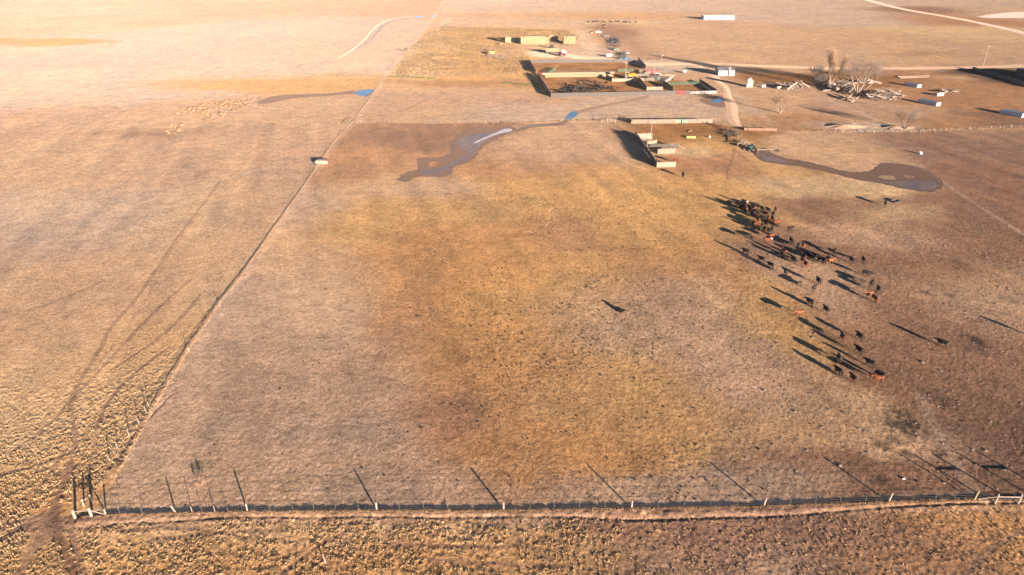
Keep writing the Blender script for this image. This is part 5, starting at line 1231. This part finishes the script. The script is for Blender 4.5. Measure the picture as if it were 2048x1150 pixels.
utility(1302.5, 262, 3.6, 'short pole with a white lamp over the ruined corral', False, True)
def line_wire(a, b, za, zb, sag, label):
    A = G(*a) + Vector((0, 0, za)); B = G(*b) + Vector((0, 0, zb)); f = MB(); P = [A.lerp(B, t / 10) - Vector((0, 0, sag * 4 * (t / 10) * (1 - t / 10))) - A for t in range(11)]
    for p, q in zip(P[:-1], P[1:]): f.tube(p, q, .014, n=4)
    o = f.build('power_line', M_WIRE); o.location = A; tag(o, label, 'power line')
line_wire((1964, 138.5), (2125, 146), 14.2, 14.2, .8, 'power line running right from the tall utility pole')
line_wire((1964, 138.5), (1600, 131), 14.2, 14, 1.5, 'power line running left from the tall utility pole above the dirt road')
t = thing('feed_trough', 'dark feed trough with a pale rim beside a black cow below the pond', 'feed trough', G(1791, 404), .35)
MB().prism_x([(-.7, .12), (.7, .12), (.85, .5), (.76, .5), (.62, .2), (-.62, .2), (-.76, .5), (-.85, .5)], -1.1, 1.1).build('trough', M_DSTEEL, t); [MB().box((x, 0, .12), (.2, 1.3, .25)).build('leg', M_BBOARD, t) for x in (-1, 1)]; MB().box((1.18, 0, .3), (.14, 1.8, .5)).build('end_board', M_BBOARD, t)
t = thing('mineral_tub', 'small blue and white tub alone on the brown pasture above the pond', 'tub', G(1841, 308)); MB().tube((0, 0, 0), (0, 0, .75), .55, .65, 12).build('tub', M_LBLUE, t); MB().box((-.3, 0, .9), (.9, .7, .12)).build('lid', M_WHITE, t)
t = thing('feed_sled', 'low pale green feed sled lying in the ruined corral', 'feed trough', G(1382, 276), -.1); MB().prism_x([(-.6, .05), (.6, .05), (.75, .6), (.68, .6), (.55, .15), (-.55, .15), (-.68, .6), (-.75, .6)], -1.9, 1.9).build('trough', mat('pale green paint', (.30, .34, .10), .6), t); MB().box((0, 0, .03), (4.4, .25, .06)).build('runner', M_GBOARD, t)
log_('fence_post', (652, 1127), (646, 1117), .10, .08, 'pale broken post leaning in the dry grass in front of the near fence', 0, .8, M_POST, cat='post')
log_('plank', (1804, 958.3), (1810, 958.6), .09, .09, 'short white plank lying on the brown ground behind the near fence', .08, .1, M_WHITE, cat='plank')
log_('pole', (1795, 154.5), (1859, 152.3), .3, .22, 'upper of two long pale poles lying beside the dirt road', .3, .3, cat='pole')
log_('pole', (1800, 157), (1857, 155), .3, .22, 'lower of two long pale poles lying beside the dirt road', .3, .3, cat='pole')
log_('pole', (1376, 264), (1384, 262), .14, .1, 'short pale pole lying in the ruined corral', .2, .25, cat='pole')
o = MB().ell((0, 0, .3), (.5, .5, .5), 8, 5).build('salt_block', M_WHITE); o.location = G(1419, 274.8); tag(o, 'small white salt block on the straw of the ruined corral', 'salt block')
log_('pole', (735, 194), (742, 186), .15, .12, 'pale pole beside the blue pool at the long fence', .2, .3, cat='pole')
# ================================================================== TREES, FALLEN WOOD
M_BARK = mat('pale dead bark', (.21, .165, .13), .9, .3, 2, stretch=(1, 1, .3))
M_BARKD = mat('dark bark', (.07, .055, .048), .9, .4, 2)
M_TWIG = mat('tan twigs', (.27, .175, .11), .9, .25, 1)
M_TWIGG = mat('grey twigs', (.17, .13, .10), .9, .25, 1)
M_LOGW = mat('weathered white wood', (.27, .215, .17), .9, .35, 1.5)
TWR, TWD = .020, 4
def grow_branch(bt, bw, p, d, length, r, depth, R, up=.25, spread=.5, twig_depth=2, n=3):
    """bt limbs, bw fine twigs"""
    seg = 3; cur = Vector(p); dd = Vector(d).normalized(); tgt = bw if depth >= twig_depth else bt
    for s in range(seg):
        dd = (dd + Vector((R.uniform(-1, 1), R.uniform(-1, 1), R.uniform(-.6, 1))) * .16 + Vector((0, 0, up * .12))).normalized()
        nx = cur + dd * (length / seg); r0 = r * (1 - .22 * s); r1 = r * (1 - .22 * (s + 1))
        tgt.tube(cur, nx, max(r0, TWR), max(r1, TWR * .6), 6 if depth < 2 else 3)
        cur = nx
        if depth < TWD and s >= (1 if depth == 0 else 0):
            for _ in range(R.choice((1, 2, 2)) if depth else n):
                a = R.uniform(0, 6.28); sd = Vector((math.cos(a), math.sin(a), R.uniform(-.1, .5)))
                nd = (dd * (1 - spread) + sd * spread + Vector((0, 0, up * .4))).normalized()
                grow_branch(bt, bw, cur, nd, length * R.uniform(.5, .78), r1 * .62, depth + 1, R, up, spread, twig_depth, n)
def tree(name, px, py, h, label, seed, cat='tree', stems=1, r=.45, up=.3, spread=.5, bark=None, twig=None, lean=(0, 0), td=2, n=3, fan=.5):
    R = random.Random(seed); t = thing(name, label, cat, G(px, py)); bt, bw = MB(), MB(); tr = MB()
    for s in range(stems):
        a = 6.28 * s / max(1, stems) + R.uniform(-.5, .5); f = fan if stems > 1 else .08
        d = Vector((math.cos(a) * f + lean[0], math.sin(a) * f + lean[1], 1)).normalized()
        b = Vector((math.cos(a) * r * .8 * (stems > 1), math.sin(a) * r * .8 * (stems > 1), -.1)); m = b + d * h * .16
        tr.tube(b, m, r * (1.25 if stems == 1 else .8), r * (.95 if stems == 1 else .6), 8, .1)
        grow_branch(bt, bw, m, d, h * .42, r * (.95 if stems == 1 else .6), 0, R, up, spread, td, n)
    tr.build('trunk', bark or M_BARK, t); bt.build('limbs', bark or M_BARK, t); bw.build('twigs', twig or M_TWIG, t)
    return t
tree('willow_tree', 1656, 177.5, 19, 'tall bare willow with a haze of tan twigs beside the dirt road', 3, stems=4, r=.5, up=.55, spread=.34, n=3, fan=.22, lean=(.12, 0))
tree('dead_tree', 1713, 186, 18, 'large pale dead tree with spreading crooked limbs among the fallen wood', 8, stems=3, r=.6, up=.2, spread=.55, twig=M_TWIGG, fan=.45, n=3)
tree('dead_tree', 1722, 184, 17, 'dead tree leaning right beside the large pale dead tree', 14, stems=2, r=.4, up=.15, spread=.45, twig=M_TWIGG, fan=.5, lean=(.75, .2), n=3)
TWR, TWD = .028, 3
tree('bare_bush', 1559, 226, 9.5, 'bare tan bush with a long shadow standing alone right of the dirt track', 21, 'bush', 6, .22, .3, .4, fan=.55, n=3, bark=M_BARK)
tree('bare_bush', 1808, 258, 9, 'bare grey bush with a dark stump at the fence below the farmyard', 27, 'bush', 5, .3, .15, .5, fan=.7, bark=M_BARKD, twig=M_TWIGG, lean=(.35, 0), n=3)
tree('bare_tree', 1690, 168, 11, 'low dark scrubby tree between the willow and the large dead tree', 33, 'tree', 5, .25, .2, .55, bark=M_BARKD, twig=M_TWIGG, fan=.7)
tree('bare_tree', 1632, 160, 9, 'dark scrub by the road left of the tall willow', 37, 'tree', 5, .25, .2, .5, bark=M_BARKD, twig=mat('grey green twigs', (.14, .14, .12), .9), fan=.6)
tree('bare_tree', 1742, 160, 8, 'brown scrub by the road right of the large dead tree', 41, 'tree', 5, .2, .2, .5, bark=M_BARKD, twig=M_TWIG, fan=.7)
TWR, TWD = .007, 3
tree('tumbleweed_bush', 403, 973, 1.45, 'small reddish dry bush alone near the lower left corner of the pasture', 51, 'bush', 6, .02, .1, .5, bark=M_TWIG, twig=mat('reddish stems', (.30, .18, .11), .9), fan=.9, n=2)
tree('dark_bush', 812, 104, 3.2, 'small dark bush on the edge of the weedy lot', 53, 'bush', 7, .08, .2, .5, bark=M_BARKD, twig=M_BARKD, fan=.8)
tree('dark_bush', 1554, 305, 1.5, 'little dark bush above the stream', 54, 'bush', 7, .05, .2, .5, bark=M_BARKD, twig=M_BARKD, fan=.8)
TWR = .035
def log_pile(cx, cy, rx, ry, n, lmin, lmax, r, zmax, label, group, seed, dirs=None):
    R = random.Random(seed)
    for k in range(n):
        a = R.uniform(0, 6.28); q = math.sqrt(R.random()); g = G(cx + rx * q * math.cos(a), cy + ry * q * math.sin(a))
        th = R.uniform(0, 3.14) if dirs is None else R.gauss(dirs, .45); L_ = R.uniform(lmin, lmax); z = R.uniform(.2, zmax) * (1 - q * .6); rr = r * R.uniform(.5, 1.4)
        d = Vector((math.cos(th), math.sin(th), R.uniform(-.25, .35))).normalized(); f = MB(); p = -d * L_ / 2; m = Vector((R.uniform(-.15, .15), R.uniform(-.15, .15), R.uniform(-.1, .1))) * L_ * .4
        f.tube(p, m, rr, rr * .85, 7, .15); f.tube(m, -p, rr * .85, rr * .55, 7, .15)
        if R.random() < .5: s = m * .5; e = s + Vector((R.uniform(-1, 1), R.uniform(-1, 1), R.uniform(.2, 1))) * L_ * .3; f.tube(s, e, rr * .5, rr * .25, 5, .1)
        o = f.build('log', R.choice((M_LOGW, M_LOGW, M_BARK))); o.location = (g.x, g.y, z + abs(d.z) * L_ / 2); tag(o, label, 'log', group)
def brush(cx, cy, rx, ry, n, r, h, m, label, seed, L_=2.5):
    R = random.Random(seed); f = MB(); o0 = G(cx, cy)
    for k in range(n):
        a = R.uniform(0, 6.28); q = math.sqrt(R.random()); g = G(cx + rx * q * math.cos(a), cy + ry * q * math.sin(a)) - o0
        g.z = R.uniform(.1, h) * (1 - q * q * .7); d = Vector((R.gauss(0, 1), R.gauss(0, 1), R.gauss(0, .45))).normalized() * L_ * R.uniform(.4, 1.3); m1 = g + d * .5 + Vector((R.uniform(-.3, .3),) * 3)
        f.tube(g, m1, r * R.uniform(.5, 1.4), r * .8, 4); f.tube(m1, g + d + Vector((0, 0, R.uniform(-.2, .5))), r * .8, r * .3, 4)
    o = f.build('brush_pile', m); o.location = o0; tag(o, label, 'brush pile', kind='stuff')
log_pile(1583, 175, 22, 4.2, 16, 4, 10, .45, 1.6, 'bleached log in the heap between the small white tank and the tall willow', 'logs of the left heap', 61, 2.6)
log_('log', (1553, 178), (1586, 172), .75, .5, 'thickest bleached log, lying at the front of the left log heap', .6, 1.0, M_LOGW)
log_('log', (1574, 180.5), (1592, 177), .5, .35, 'long bleached log pointing up out of the left log heap', .4, 3.4, M_LOGW)
log_pile(1672, 179, 22, 5, 20, 3, 8, .4, 1.8, 'weathered log in the tangle under the tall willow', 'logs under the willow', 62)
log_pile(1695, 178, 22, 9, 20, 3, 8, .4, 2.2, 'weathered log in the dark tangle between the willow and the dead tree', 'logs left of the dead tree', 63)
log_pile(1770, 193, 32, 8, 34, 3, 9, .38, 2.0, 'bleached log in the large heap right of the dead tree', 'logs of the large heap', 64)
log_pile(1738, 166, 22, 4, 14, 4, 9, .4, 1.4, 'golden weathered log in the row near the road, behind the dead tree', 'logs behind the dead tree', 65, .1)
log_pile(1705, 198, 14, 5, 10, 3, 7, .35, 1.2, 'pale log at the foot of the large dead tree', 'logs at the foot of the dead tree', 66, .8)
log_pile(1898, 184, 15, 3, 16, 2, 5, .28, 1.1, 'split log in the small heap behind the open white shelter', 'logs of the small heap by the shelter', 67)
brush(1768, 194, 38, 9, 520, .075, 2.6, M_BARK, 'grey tangle of dead branches over the large log heap', 71, 3)
brush(1680, 174, 30, 9, 420, .075, 3.2, M_BARK, 'tangle of dead branches under the tall willow', 72, 3)
brush(1700, 182, 16, 8, 260, .08, 3.2, M_BARKD, 'dark tangle of branches left of the large dead tree', 73, 3)
brush(1640, 160, 12, 6, 260, .07, 4.2, mat('dark scrub', (.09, .085, .075), .9), 'dark scrubby thicket beside the road left of the tall willow', 74, 3)
brush(1583, 174, 22, 4, 120, .07, 1.6, M_LOGW, 'bleached twigs lying over the left log heap', 75, 2.5)
brush(1462, 268, 14, 7, 160, .07, 1.5, M_GBOARD, 'grey heap of broken boards between the ruined corral and the teal tank', 76, 2)
brush(1486, 286, 12, 4, 90, .05, 1.2, M_BARK, 'dead stalks around the small pole pen', 77, 1.4)
brush(1228, 88, 14, 14, 300, .09, 1.4, M_DSTEEL, 'dark scrap metal strewn along the scrap line', 78, 2)
brush(1246, 112, 8, 8, 160, .08, 1.2, M_DSTEEL, 'dark scrap metal at the lower end of the scrap line', 79, 2)
brush(1128, 114, 24, 2, 40, .06, .5, M_LOGW, 'pale scrap lying in the yard around the hay rake', 80, 2)
brush(1000, 113, 26, 5, 120, .09, .8, M_LOGW, 'pale scrap wood lying in the weeds below the orange baler', 81, 2)
brush(1292, 290, 12, 12, 90, .06, 1.6, M_BBOARD, 'broken bleached boards inside the left wall of the ruined corral', 82, 2)
brush(1690, 250, 22, 2.5, 60, .08, .5, M_LOGW, 'pale driftwood scattered on the earth bank below the farmyard', 83, 2.5)
brush(1760, 262, 70, 2, 60, .06, .4, M_LOGW, 'pale sticks scattered along the right hand fence', 84, 2)
cow(2066, 667, 150, 'stand', K, 'black cow just beyond the right edge, throwing its shadow into view', HERD)
# low earth bank below the farmyard
def mound(px, py, rx, ry, h, label):
    g = G(px, py); sx = (G(px + rx, py) - g).length; sy = abs(G(px, py - ry).y - G(px, py + ry).y) / 2; vs = []; fs = []; n, m = 40, 10
    for j in range(m + 1):
        for i in range(n):
            a = 2 * math.pi * i / n; q = j / m; w = 1 + .12 * math.sin(3 * a + 1) + .08 * math.sin(7 * a)
            vs.append((sx * q * w * math.cos(a), sy * q * w * math.sin(a), h * (math.cos(math.pi * q) * .5 + .5) * (1 + .2 * math.sin(5 * a) * q) - .02))
    for j in range(m):
        for i in range(n): fs.append((j * n + i, (j + 1) * n + i, (j + 1) * n + (i + 1) % n, j * n + (i + 1) % n))
    o = mesh_obj('earth_bank', vs, fs, world_mat('earth bank soil', (.24, .165, .11), (.30, .21, .145), .5), None, True); o.location = (g.x, g.y, 0); tag(o, None, None, kind='structure')
mound(1690, 254, 48, 5.5, 1.1, ''); mound(1795, 256, 36, 4, 1.0, '')

# ================================================================== HAZE
b = MB().box((0, 1150, 38.4), (6300, 3900, 80.8)); o = b.build('haze', None); tag(o, None, None, kind='stuff'); o['label'] = 'thin warm haze lying over the whole plain'; o['category'] = 'haze'
m = bpy.data.materials.new('haze'); N, L = nt(m); N.remove(N['Principled BSDF']); v = N.new('ShaderNodeVolumePrincipled')
v.inputs['Color'].default_value = (1.0, .97, .94, 1); v.inputs['Density'].default_value = HAZE_D; v.inputs['Anisotropy'].default_value = -.55
L.new(v.outputs[0], N['Material Output'].inputs['Volume']); o.data.materials.append(m)
